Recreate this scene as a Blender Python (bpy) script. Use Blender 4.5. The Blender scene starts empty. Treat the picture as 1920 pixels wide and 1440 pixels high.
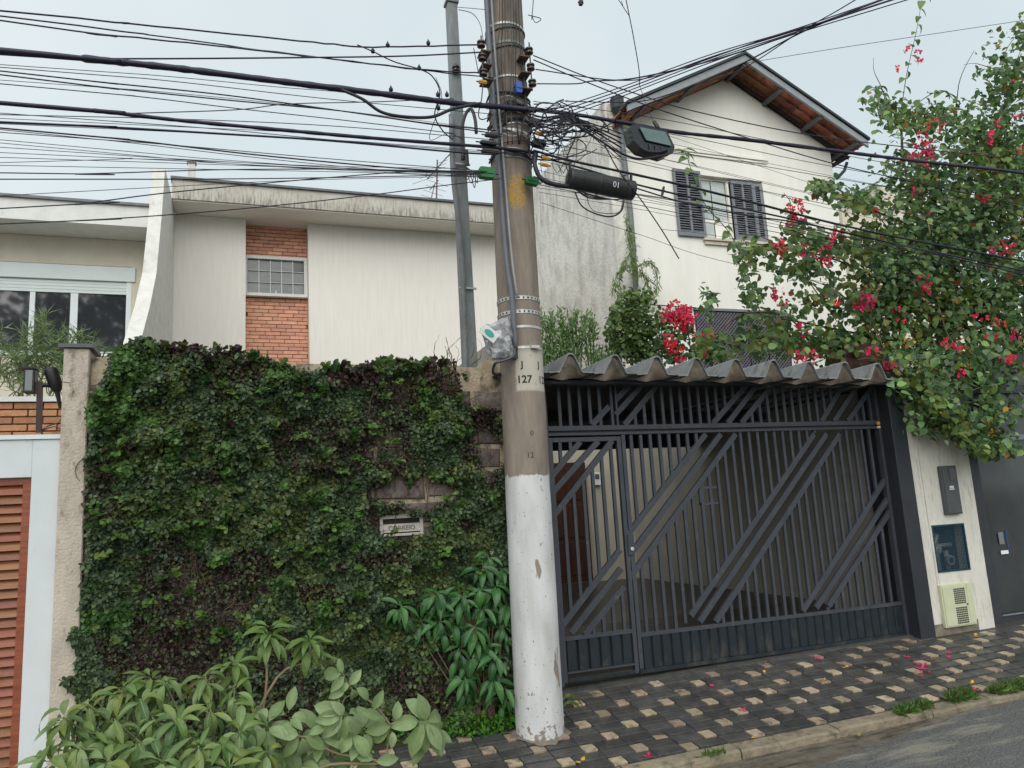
import bpy, bmesh, math, random
import numpy as np
from mathutils import Vector, Matrix
random.seed(7); RNG = np.random.default_rng(7)
S = bpy.context.scene
COL = S.collection

# ---------------------------------------------------------------- camera
FPX = 1428.0
def _basis(yaw, pitch, roll):
    y, p, r = (math.radians(a) for a in (yaw, pitch, roll))
    F = np.array([math.sin(y)*math.cos(p), math.cos(y)*math.cos(p), math.sin(p)])
    R0 = np.array([math.cos(y), -math.sin(y), 0.0]); U0 = np.cross(R0, F)
    return math.cos(r)*R0+math.sin(r)*U0, -math.sin(r)*R0+math.cos(r)*U0, F
RV, UV, FV = _basis(19.9, 9.55, -3.3)
CAM = np.array([0.0, 0.0, 1.55])
cd = bpy.data.cameras.new('camera'); co = bpy.data.objects.new('camera', cd); COL.objects.link(co)
cd.sensor_width = 36.0; cd.lens = 36.0*FPX/1920.0; cd.clip_start = 0.05; cd.clip_end = 900.0
co.matrix_world = Matrix(((RV[0], UV[0], -FV[0], CAM[0]), (RV[1], UV[1], -FV[1], CAM[1]), (RV[2], UV[2], -FV[2], CAM[2]), (0, 0, 0, 1)))
S.camera = co

# ---------------------------------------------------------------- sky and overcast light
SUN_EL, SUN_AZ = 40.0, 202.0      # azimuth clockwise from +Y: behind the photographer, a little to the left
w = bpy.data.worlds.new('World'); S.world = w; w.use_nodes = True
nt = w.node_tree; nt.nodes.clear()
out = nt.nodes.new('ShaderNodeOutputWorld'); bg = nt.nodes.new('ShaderNodeBackground')
sky = nt.nodes.new('ShaderNodeTexSky'); sky.sky_type = 'NISHITA'; sky.sun_disc = False
sky.sun_elevation = math.radians(SUN_EL); sky.sun_rotation = math.radians(SUN_AZ); sky.dust_density = 3.0
mx = nt.nodes.new('ShaderNodeMix'); mx.data_type = 'RGBA'; mx.inputs[0].default_value = 0.93
geo = nt.nodes.new('ShaderNodeTexCoord'); nz = nt.nodes.new('ShaderNodeTexNoise'); nz.inputs['Scale'].default_value = 2.2; nz.inputs['Detail'].default_value = 4
rp = nt.nodes.new('ShaderNodeValToRGB')
rp.color_ramp.elements[0].position = .36; rp.color_ramp.elements[0].color = (4.1, 4.70, 4.86, 1)
rp.color_ramp.elements[1].position = .72; rp.color_ramp.elements[1].color = (4.9, 5.35, 5.46, 1)
nt.links.new(geo.outputs['Generated'], nz.inputs['Vector']); nt.links.new(nz.outputs['Fac'], rp.inputs['Fac'])
nt.links.new(sky.outputs[0], mx.inputs[6]); nt.links.new(rp.outputs[0], mx.inputs[7])
bg.inputs['Strength'].default_value = 0.1
nt.links.new(mx.outputs[2], bg.inputs['Color']); nt.links.new(bg.outputs[0], out.inputs['Surface'])
sd = bpy.data.lights.new('sun', 'SUN'); so = bpy.data.objects.new('sun', sd); COL.objects.link(so)
sd.energy = 1.5; sd.angle = math.radians(70); sd.color = (1.0, 0.975, 0.94)
a, e = math.radians(SUN_AZ), math.radians(SUN_EL)
so.rotation_euler = Vector((math.sin(a)*math.cos(e), math.cos(a)*math.cos(e), math.sin(e))).to_track_quat('Z', 'Y').to_euler()
so.location = (0, -5, 20)
vs = S.view_settings; S.display_settings.display_device = 'sRGB'
vs.view_transform = 'Standard'; vs.look = 'None'; vs.exposure = 0.75; vs.gamma = 1.0
try: vs.use_curve_mapping = False
except Exception: pass
S.render.engine = 'CYCLES'
S.cycles.max_bounces = 6; S.cycles.diffuse_bounces = 3; S.cycles.glossy_bounces = 3; S.cycles.transparent_max_bounces = 6
S.cycles.use_denoising = True

# ---------------------------------------------------------------- measuring tools: a pixel of the survey photo on a wall plane
def ray(x, y): return FV+RV*(x-960)/FPX-UV*(y-720)/FPX
def P(x, y, Y):
    d = ray(x, y); return Vector(CAM+d*(Y/d[1]))
SB, SC = .0167, .193
def swz(X, Y): return SB*(X-4.7)+SC*(Y-6.6)
def PS(x, y, dz=0):
    d = ray(x, y); t = (dz+SB*(CAM[0]-4.7)+SC*(CAM[1]-6.6)-CAM[2])/(d[2]-SB*d[0]-SC*d[1]); return Vector(CAM+d*t)
def proj(p):
    d = np.asarray(p, float)-CAM; q = d@FV; return 960+FPX*(d@RV)/q, 720-FPX*(d@UV)/q

# ---------------------------------------------------------------- materials
MATS = {}
def _n(nt, t, **k):
    n = nt.nodes.new(t)
    for a, b in k.items():
        if a in n.inputs: n.inputs[a].default_value = b
        else: setattr(n, a, b)
    return n
def mat(name, col, rough=.7, col2=None, scale=6, detail=5, lo=.35, hi=.7, metal=0, bump=0, bscale=60, stretch=None,
        stain=None, stain_scale=3, stain_lo=.55, stain_hi=.7, stain_stretch=None, zfade=None, orand=0, spec=.4, coat=0, alpha=None):
    """procedural surface: two mixed tones, an optional stain layer and fine relief; all in world metres"""
    m = bpy.data.materials.new(name); m.use_nodes = True; nt = m.node_tree; b = nt.nodes['Principled BSDF']
    b.inputs['Roughness'].default_value = rough; b.inputs['Metallic'].default_value = metal
    b.inputs['Specular IOR Level'].default_value = spec; b.inputs['Coat Weight'].default_value = coat
    L = nt.links.new
    g = _n(nt, 'ShaderNodeNewGeometry')
    def vec(st):
        if st is None: return g.outputs['Position']
        mp = _n(nt, 'ShaderNodeMapping'); mp.inputs['Scale'].default_value = st; L(g.outputs['Position'], mp.inputs['Vector']); return mp.outputs[0]
    col2 = col2 or tuple(c*.78 for c in col)
    n1 = _n(nt, 'ShaderNodeTexNoise', Scale=scale, Detail=detail, Roughness=.6); L(vec(stretch), n1.inputs['Vector'])
    r1 = _n(nt, 'ShaderNodeMapRange'); r1.inputs[1].default_value = lo; r1.inputs[2].default_value = hi; L(n1.outputs['Fac'], r1.inputs[0])
    mm = _n(nt, 'ShaderNodeMix', data_type='RGBA'); mm.inputs[6].default_value = (*col, 1); mm.inputs[7].default_value = (*col2, 1); L(r1.outputs[0], mm.inputs[0])
    c = mm.outputs[2]
    if orand:
        oi = _n(nt, 'ShaderNodeObjectInfo'); hs = _n(nt, 'ShaderNodeHueSaturation')
        mr = _n(nt, 'ShaderNodeMapRange'); mr.inputs[3].default_value = 1-orand; mr.inputs[4].default_value = 1+orand; L(oi.outputs['Random'], mr.inputs[0])
        L(mr.outputs[0], hs.inputs['Value']); L(c, hs.inputs['Color'])
        ml = _n(nt, 'ShaderNodeMath', operation='MULTIPLY'); ml.inputs[1].default_value = 7.31; L(oi.outputs['Random'], ml.inputs[0])
        fr = _n(nt, 'ShaderNodeMath', operation='FRACT'); L(ml.outputs[0], fr.inputs[0])
        mh = _n(nt, 'ShaderNodeMapRange'); mh.inputs[3].default_value = .5-orand*.06; mh.inputs[4].default_value = .5+orand*.06; L(fr.outputs[0], mh.inputs[0]); L(mh.outputs[0], hs.inputs['Hue'])
        c = hs.outputs[0]
    if stain:
        n2 = _n(nt, 'ShaderNodeTexNoise', Scale=stain_scale, Detail=7, Roughness=.65); L(vec(stain_stretch), n2.inputs['Vector'])
        f = n2.outputs['Fac']
        if zfade:                      # dirt gathering towards a height: (z_clean, z_dirty, gain)
            sp = _n(nt, 'ShaderNodeSeparateXYZ'); L(g.outputs['Position'], sp.inputs[0])
            zr = _n(nt, 'ShaderNodeMapRange'); zr.inputs[1].default_value = zfade[0]; zr.inputs[2].default_value = zfade[1]; zr.inputs[3].default_value = -zfade[2]; zr.inputs[4].default_value = zfade[2]
            L(sp.outputs[2], zr.inputs[0]); ad = _n(nt, 'ShaderNodeMath', operation='ADD'); L(f, ad.inputs[0]); L(zr.outputs[0], ad.inputs[1]); f = ad.outputs[0]
        r2 = _n(nt, 'ShaderNodeMapRange'); r2.inputs[1].default_value = stain_lo; r2.inputs[2].default_value = stain_hi; L(f, r2.inputs[0])
        m2 = _n(nt, 'ShaderNodeMix', data_type='RGBA'); m2.inputs[7].default_value = (*stain, 1); L(c, m2.inputs[6]); L(r2.outputs[0], m2.inputs[0]); c = m2.outputs[2]
    L(c, b.inputs['Base Color'])
    if bump:
        n3 = _n(nt, 'ShaderNodeTexNoise', Scale=bscale, Detail=4, Roughness=.6); L(vec(None), n3.inputs['Vector'])
        bp = _n(nt, 'ShaderNodeBump', Strength=bump, Distance=.02); L(n3.outputs['Fac'], bp.inputs['Height']); L(bp.outputs[0], b.inputs['Normal'])
    MATS[name] = m; return m
def leafmat(name, objcols=None, rough=.42, trans=.3):
    m = bpy.data.materials.new(name); m.use_nodes = True; nt = m.node_tree; b = nt.nodes['Principled BSDF']; L = nt.links.new
    b.inputs['Roughness'].default_value = rough; b.inputs['Specular IOR Level'].default_value = .35
    if objcols:
        oi = _n(nt, 'ShaderNodeObjectInfo'); r = _n(nt, 'ShaderNodeValToRGB'); els = r.color_ramp.elements
        while len(els) < len(objcols): els.new(.5)
        for i, c in enumerate(objcols): els[i].position = i/(len(objcols)-1); els[i].color = (*c, 1)
        L(oi.outputs['Random'], r.inputs['Fac']); g = _n(nt, 'ShaderNodeNewGeometry'); nn = _n(nt, 'ShaderNodeTexNoise', Scale=35., Detail=3.)
        L(g.outputs['Position'], nn.inputs['Vector']); hs = _n(nt, 'ShaderNodeHueSaturation'); mr = _n(nt, 'ShaderNodeMapRange'); mr.inputs[3].default_value = .75; mr.inputs[4].default_value = 1.25
        L(nn.outputs['Fac'], mr.inputs[0]); L(mr.outputs[0], hs.inputs['Value']); L(r.outputs[0], hs.inputs['Color']); c = hs.outputs[0]
    else:
        at = _n(nt, 'ShaderNodeAttribute', attribute_name='col'); c = at.outputs['Color']
    L(c, b.inputs['Base Color'])
    tr = _n(nt, 'ShaderNodeBsdfTranslucent'); L(c, tr.inputs['Color']); ms = _n(nt, 'ShaderNodeMixShader'); ms.inputs[0].default_value = trans
    L(b.outputs[0], ms.inputs[1]); L(tr.outputs[0], ms.inputs[2]); L(ms.outputs[0], nt.nodes['Material Output'].inputs['Surface'])
    MATS[name] = m; return m

mat('wall_cream', (.85, .805, .735), .85, (.79, .75, .685), 4, stretch=(5, 5, .4), bump=.25, bscale=90, stain=(.50, .465, .40), stain_scale=5, stain_stretch=(6, 6, .35), stain_lo=.62, stain_hi=1.0, zfade=(6.0, 7.0, .08))
mat('wall_cream2', (.66, .61, .50), .85, (.58, .53, .43), 3, bump=.1)
mat('wall_house', (.86, .84, .77), .85, (.79, .77, .70), 2, stretch=(2, 2, .4), bump=.1, bscale=70, stain=(.55, .53, .47), stain_scale=4, stain_stretch=(5, 5, .3), stain_lo=.66, stain_hi=1.0)
mat('wall_rough', (.76, .73, .67), .9, (.50, .47, .42), 3.2, detail=9, stretch=(1.2, 1.2, .6), lo=.42, hi=.72, bump=1.0, bscale=14, stain=(.20, .18, .15), stain_scale=3.4, stain_stretch=(2.2, 2.2, .5), stain_lo=.55, stain_hi=.80, zfade=(6.5, 9.8, .10))
mat('fascia', (.60, .565, .50), .9, (.47, .43, .37), 3, bump=.35, bscale=40, stain=(.135, .12, .105), stain_scale=5, stain_stretch=(5.5, 5.5, .9), stain_lo=.47, stain_hi=.78, zfade=(7.10, 6.70, .13))
mat('white_metal', (.72, .78, .78), .45, (.68, .73, .73), 4)
mat('white_paint', (.66, .70, .71), .7, (.61, .65, .655), 3, bump=.06, bscale=40, stain=(.45, .46, .45), stain_scale=3, stain_stretch=(2, 2, 1), stain_lo=.62, stain_hi=.9)
mat('white_trim', (.76, .76, .73), .6, (.66, .66, .62), 6, stain=(.35, .33, .28), stain_scale=14, stain_lo=.62, stain_hi=.8)
mat('fin', (.72, .71, .66), .8, (.60, .58, .53), 4, stretch=(2, 2, 2), bump=.2, bscale=30, stain=(.30, .28, .24), stain_scale=5, stain_stretch=(3, 1, 1), stain_lo=.58, stain_hi=.85)
mat('plaster_old', (.60, .49, .35), .9, (.36, .29, .21), 6, bump=.7, bscale=34, stain=(.10, .085, .065), stain_scale=11, stain_stretch=(1, 1, .5), stain_lo=.49, stain_hi=.66)
mat('plaster_pillar', (.60, .52, .43), .9, (.46, .40, .33), 6, stretch=(1.5, 1.5, .7), bump=.55, bscale=55, stain=(.19, .155, .12), stain_scale=16, stain_stretch=(1, 1, .5), stain_lo=.54, stain_hi=.72, zfade=(1.0, 3.2, .07))
mat('stone', (.25, .205, .18), .85, (.10, .08, .072), 13, orand=.3, bump=.9, bscale=25)
mat('mortar', (.16, .14, .12), .95, bump=.3)
mat('brick', (.74, .39, .27), .85, (.64, .31, .205), 14, orand=.16, bump=.35, bscale=60)
mat('brick_tan', (.52, .27, .14), .85, (.40, .19, .10), 14, orand=.2, bump=.35, bscale=60)
mat('brick_joint', (.42, .20, .135), .95)
mat('joint_tan', (.30, .19, .12), .95)
mat('wood', (.28, .088, .032), .42, (.17, .05, .018), 5, orand=.22, stretch=(.6, .6, 9), bump=.15, bscale=50, coat=.15)
mat('wood_dark', (.065, .024, .014), .4, (.04, .015, .010), 5, stretch=(8, 8, .6))
mat('gate', (.054, .060, .073), .36, (.040, .046, .057), 5, metal=0, spec=.5, bump=.12, bscale=60, stain=(.13, .115, .10), stain_scale=16, stain_lo=.60, stain_hi=.78)
mat('gate_blue', (.016, .024, .030), .36, (.011, .017, .022), 6, spec=.5, bump=.1, bscale=40, stain=(.075, .07, .058), stain_scale=7, stain_stretch=(1, 1, .5), stain_lo=.54, stain_hi=.80, zfade=(.4, -.1, .10))
mat('black_column', (.022, .026, .032), .5, (.030, .034, .040), 4, spec=.4, bump=.15, bscale=30)
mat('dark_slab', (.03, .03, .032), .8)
mat('garage_wall', (.47, .43, .345), .85, (.40, .365, .29), 2, bump=.1)
mat('garage_side', (.43, .40, .345), .85, (.34, .315, .275), 2, stretch=(1, 1, .4), bump=.15)
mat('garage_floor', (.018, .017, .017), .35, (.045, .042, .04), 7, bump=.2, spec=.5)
mat('canopy', (.25, .255, .255), .85, (.17, .175, .175), 7, bump=.3, bscale=40, orand=.08, stain=(.06, .06, .05), stain_scale=6, stain_stretch=(1, 2, 1), stain_lo=.55, stain_hi=.75)
mat('canopy_fill', (.66, .56, .47), .9, (.26, .21, .17), 8, bump=.3)
mat('tile_light', (.43, .35, .245), .5, (.33, .25, .17), 18, orand=.3, bump=.5, bscale=50, spec=.5, stain=(.085, .07, .055), stain_scale=11, stain_lo=.50, stain_hi=.68)
mat('tile_dark', (.046, .047, .047), .30, (.085, .082, .076), 9, orand=.25, bump=.6, bscale=35, spec=.55, stain=(.125, .112, .092), stain_scale=3.2, stain_lo=.52, stain_hi=.74)
mat('pavement_joint', (.045, .043, .038), .6, (.065, .058, .05), 7)
mat('kerb', (.27, .225, .155), .75, (.165, .14, .10), 7, bump=.9, bscale=24, orand=.15, stain=(.07, .075, .04), stain_scale=9, stain_lo=.54, stain_hi=.7)
mat('gutter', (.19, .165, .125), .45, (.10, .085, .065), 9, bump=.8, bscale=50, stain=(.055, .045, .035), stain_scale=5, stain_stretch=(.6, 3, 1), stain_lo=.48, stain_hi=.62, spec=.5)
mat('asphalt', (.085, .088, .089), .42, (.26, .26, .245), 75, detail=6, lo=.42, hi=.72, bump=1.0, bscale=70, stain=(.30, .28, .235), stain_scale=2.2, stain_stretch=(.6, 2.2, 1), stain_lo=.52, stain_hi=.66, spec=.5)
mat('soil', (.05, .038, .028), .95, (.025, .02, .015), 12, bump=.8, bscale=30)
mat('ground', (.08, .075, .06), .95, (.06, .07, .04), 2)
mat('galv', (.25, .275, .275), .5, (.18, .20, .20), 7, metal=.25, bump=.1, stretch=(3, 3, 1), stain=(.13, .12, .11), stain_scale=16, stain_stretch=(1, 1, .5), stain_lo=.58, stain_hi=.8, zfade=(5.2, 2.6, .08))
mat('conduit_grey', (.13, .145, .17), .45, (.10, .11, .13), 4)
mat('conduit_light', (.30, .31, .32), .45)
mat('steel_strap', (.60, .60, .58), .4, (.42, .41, .38), 20, metal=.4)
mat('strap_hole', (.03, .028, .025), .8)
mat('wire', (.018, .017, .026), .5)
mat('wire_grey', (.07, .07, .075), .55)
mat('wire_blue', (.022, .018, .045), .45)
mat('insul', (.055, .035, .035), .3, (.035, .02, .02), 9, spec=.6)
mat('yellow_tag', (.62, .33, .03), .5, (.5, .22, .02), 40)
mat('green_tag', (.012, .15, .035), .4)
mat('blue_tag', (.03, .10, .42), .4)
mat('black_plastic', (.020, .022, .024), .4, (.035, .035, .035), 9, bump=.1)
mat('box_green', (.007, .014, .016), .3, spec=.6)
mat('box_lid', (.15, .22, .215), .35, (.10, .17, .165), 9)
mat('bag', (.42, .43, .44), .25, (.22, .22, .23), 9, lo=.4, hi=.6, bump=.8, bscale=16, spec=.7)
mat('paper', (.75, .75, .70), .8); mat('teal', (.05, .38, .31), .6)
mat('letter_white', (.62, .585, .53), .7, (.5, .46, .41), 12, stain=(.16, .11, .09), stain_scale=20, stain_stretch=(.5, 1, 3), stain_lo=.56, stain_hi=.7)
mat('ink', (.03, .028, .026), .8); mat('ink_faded', (.22, .18, .16), .8); mat('ink_white', (.7, .72, .72), .6)
mat('meter_tan', (.42, .32, .17), .6, (.33, .25, .13), 9, stain=(.12, .08, .05), stain_scale=8, stain_lo=.6, stain_hi=.8)
mat('gas_cream', (.56, .58, .40), .5, (.50, .52, .36), 6)
mat('grey_door', (.085, .095, .098), .5, (.065, .07, .073), 8)
mat('mesh_blue', (.015, .055, .085), .4)
mat('niche', (.045, .06, .07), .8); mat('brass', (.42, .42, .38), .4, metal=.2)
mat('pillar_white', (.66, .64, .57), .85, (.56, .535, .47), 3, stretch=(2, 2, .7), bump=.25, bscale=30, stain=(.22, .20, .165), stain_scale=5, stain_stretch=(4, 4, .6), stain_lo=.54, stain_hi=.85)
mat('pillar_base', (.26, .22, .17), .9, (.12, .105, .08), 9, bump=.6)
mat('smoke_glass', (.035, .04, .042), .12, (.05, .055, .055), 3, spec=.6)
mat('dark_frame', (.04, .043, .05), .4)
mat('sticker_blue', (.05, .14, .40), .4)
mat('shutter_grey', (.205, .215, .24), .5, (.16, .17, .195), 10)
mat('shutter_slat', (.15, .155, .175), .55); mat('shutter_dark', (.02, .02, .022), .9)
mat('moulding', (.66, .60, .51), .8, (.55, .48, .39), 6, stain=(.3, .24, .18), stain_scale=12, stain_lo=.6, stain_hi=.8)
mat('glass_pale', (.52, .56, .54), .12, (.42, .46, .44), 5, spec=.6)
mat('glass_dark', (.035, .040, .045), .04, (.03, .034, .038), 2, spec=1.0)
mat('glass_grid', (.16, .18, .175), .15, (.09, .10, .10), 5, stretch=(1, 1, 3), spec=.6)
mat('curtain_orange', (.45, .22, .05), .8)
mat('roller', (.66, .72, .71), .5, (.62, .68, .67), 4)
mat('roof_metal', (.09, .10, .11), .5, (.13, .14, .15), 6)
mat('verge', (.30, .32, .335), .6, (.24, .26, .27), 8)
mat('verge_dark', (.035, .045, .05), .6)
mat('clay', (.46, .20, .12), .85, (.25, .10, .06), 7, orand=.45, bump=.3, stain=(.04, .03, .025), stain_scale=9, stain_lo=.55, stain_hi=.72)
mat('rafter', (.13, .135, .14), .7); mat('rafter_dark', (.03, .03, .03), .8)
mat('grille', (.22, .21, .24), .6); mat('grille_dark', (.045, .04, .055), .8)
mat('pipe_grey', (.20, .21, .22), .6, (.13, .14, .14), 9)
mat('iron_rust', (.12, .07, .045), .7)
mat('twig', (.16, .11, .075), .8, (.09, .06, .045), 20); mat('twig_pale', (.27, .21, .13), .7, (.20, .17, .09), 20); mat('twig_green', (.13, .17, .06), .6)
mat('lamp_black', (.012, .012, .014), .4); mat('lamp_glass', (.10, .12, .125), .15, spec=.6); mat('post_brown', (.045, .022, .022), .5)
mat('antenna', (.12, .08, .08), .5)
mat('petal_red', (.64, .010, .060), .6, (.42, .006, .03), 30, orand=.2)
mat('petal_pink', (.62, .03, .14), .6, orand=.2); mat('petal_yellow', (.72, .42, .02), .6, orand=.15); mat('leaf_fallen', (.40, .24, .05), .7, orand=.3)
leafmat('leaf_attr'); leafmat('leaf_attr_matte', rough=.6, trans=.3)
leafmat('leaf_tree', [(.06, .125, .035), (.12, .20, .05), (.20, .29, .085), (.25, .34, .15), (.14, .23, .07), (.24, .28, .06), (.08, .16, .055), (.30, .36, .12)], .28, .3)
leafmat('leaf_round', [(.16, .23, .09), (.22, .31, .13), (.28, .36, .18), (.19, .28, .10)], .38, .25)
leafmat('leaf_rib', [(.20, .27, .10), (.26, .33, .14)], .5, .2); leafmat('leaf_rib_deep', [(.10, .20, .07), (.13, .24, .09)], .5, .1)
leafmat('leaf_deep', [(.025, .085, .025), (.04, .125, .035), (.065, .17, .045), (.032, .10, .035)], .32, .15)
leafmat('leaf_boug', [(.06, .13, .04), (.10, .18, .05), (.17, .25, .08), (.08, .16, .06)], .38, .25)

def polemat():
    """weathered concrete, whitewashed below 1.84 m with a ragged edge and a whitewashed number band"""
    m = mat('pole_concrete', (.285, .235, .19), .9, (.19, .158, .132), 4, stretch=(3, 3, .7), bump=.16, bscale=45, stain=(.115, .09, .07), stain_scale=5, stain_stretch=(3, 3, .45), stain_lo=.50, stain_hi=.78, zfade=(2.5, 6.0, .10))
    nt = m.node_tree; L = nt.links.new; b = nt.nodes['Principled BSDF']; old = b.inputs['Base Color'].links[0].from_socket
    g = _n(nt, 'ShaderNodeNewGeometry'); sp = _n(nt, 'ShaderNodeSeparateXYZ'); L(g.outputs['Position'], sp.inputs[0])
    def ma(op, a, b_=None):
        n = _n(nt, 'ShaderNodeMath', operation=op)
        for i, v in enumerate((a, b_)):
            if v is None: continue
            if isinstance(v, (int, float)): n.inputs[i].default_value = v
            else: L(v, n.inputs[i])
        return n.outputs[0]
    def noise(sc, st=(1, 1, 1), det=5):
        mp = _n(nt, 'ShaderNodeMapping'); mp.inputs['Scale'].default_value = st; L(g.outputs['Position'], mp.inputs[0])
        n = _n(nt, 'ShaderNodeTexNoise', Scale=sc, Detail=det); L(mp.outputs[0], n.inputs['Vector']); return n.outputs['Fac']
    def mixc(f, c0, c1):
        x = _n(nt, 'ShaderNodeMix', data_type='RGBA'); L(f, x.inputs[0]); L(c0, x.inputs[6])
        if isinstance(c1, tuple): x.inputs[7].default_value = (*c1, 1)
        else: L(c1, x.inputs[7])
        return x.outputs[2]
    def gt(v, t, soft=.01):
        r = _n(nt, 'ShaderNodeMapRange'); r.inputs[1].default_value = t-soft; r.inputs[2].default_value = t+soft; L(v, r.inputs[0]); return r.outputs[0]
    Z = sp.outputs[2]
    zz = ma('ADD', Z, ma('MULTIPLY', noise(14), -.16))
    low = ma('SUBTRACT', 1, gt(zz, 1.755, .006))
    chips = gt(ma('ADD', noise(48, (1, 1, .6), 2), ma('MULTIPLY', sp.outputs[0], .02)), .745, .008)
    side = gt(ma('ADD', noise(7, (1, 1, .35), 6), ma('MULTIPLY', ma('SUBTRACT', sp.outputs[0], 2.25), .9)), .745, .012)
    foot = gt(ma('ADD', noise(18), ma('MULTIPLY', Z, -.9)), .70, .02)
    chips2 = gt(noise(30, (1, 1, .30), 5), .70, .008)
    peel = ma('MAXIMUM', ma('MAXIMUM', ma('MAXIMUM', chips, chips2), side), foot)
    white = ma('MULTIPLY', low, ma('SUBTRACT', 1, peel))
    wcol = _n(nt, 'ShaderNodeMix', data_type='RGBA'); L(gt(noise(4, (1.6, 1.6, .5), 8), .54, .16), wcol.inputs[0]); wcol.inputs[6].default_value = (.63, .635, .63, 1); wcol.inputs[7].default_value = (.47, .465, .45, 1)
    c = mixc(white, old, wcol.outputs[2])
    band = ma('MULTIPLY', ma('MULTIPLY', gt(Z, 2.535, .01), ma('SUBTRACT', 1, gt(zz, 2.80, .03))), gt(ma('ADD', sp.outputs[0], ma('MULTIPLY', noise(16), .03)), 2.165, .008))
    c = mixc(ma('MULTIPLY', band, ma('SUBTRACT', 1, gt(noise(30, (1, 1, .4), 3), .66, .03))), c, (.50, .46, .385))
    dx = ma('SUBTRACT', sp.outputs[0], 2.255); dz = ma('SUBTRACT', Z, 4.28)
    rr = ma('ADD', ma('MULTIPLY', ma('MULTIPLY', dx, dx), 90), ma('MULTIPLY', ma('MULTIPLY', dz, dz), 26))
    yel = ma('MULTIPLY', ma('SUBTRACT', 1, gt(ma('ADD', rr, noise(20)), 1.15, .2)), gt(noise(45, det=2), .47, .06))
    c = mixc(yel, c, (.42, .26, .045))
    L(c, b.inputs['Base Color'])
polemat()

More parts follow.
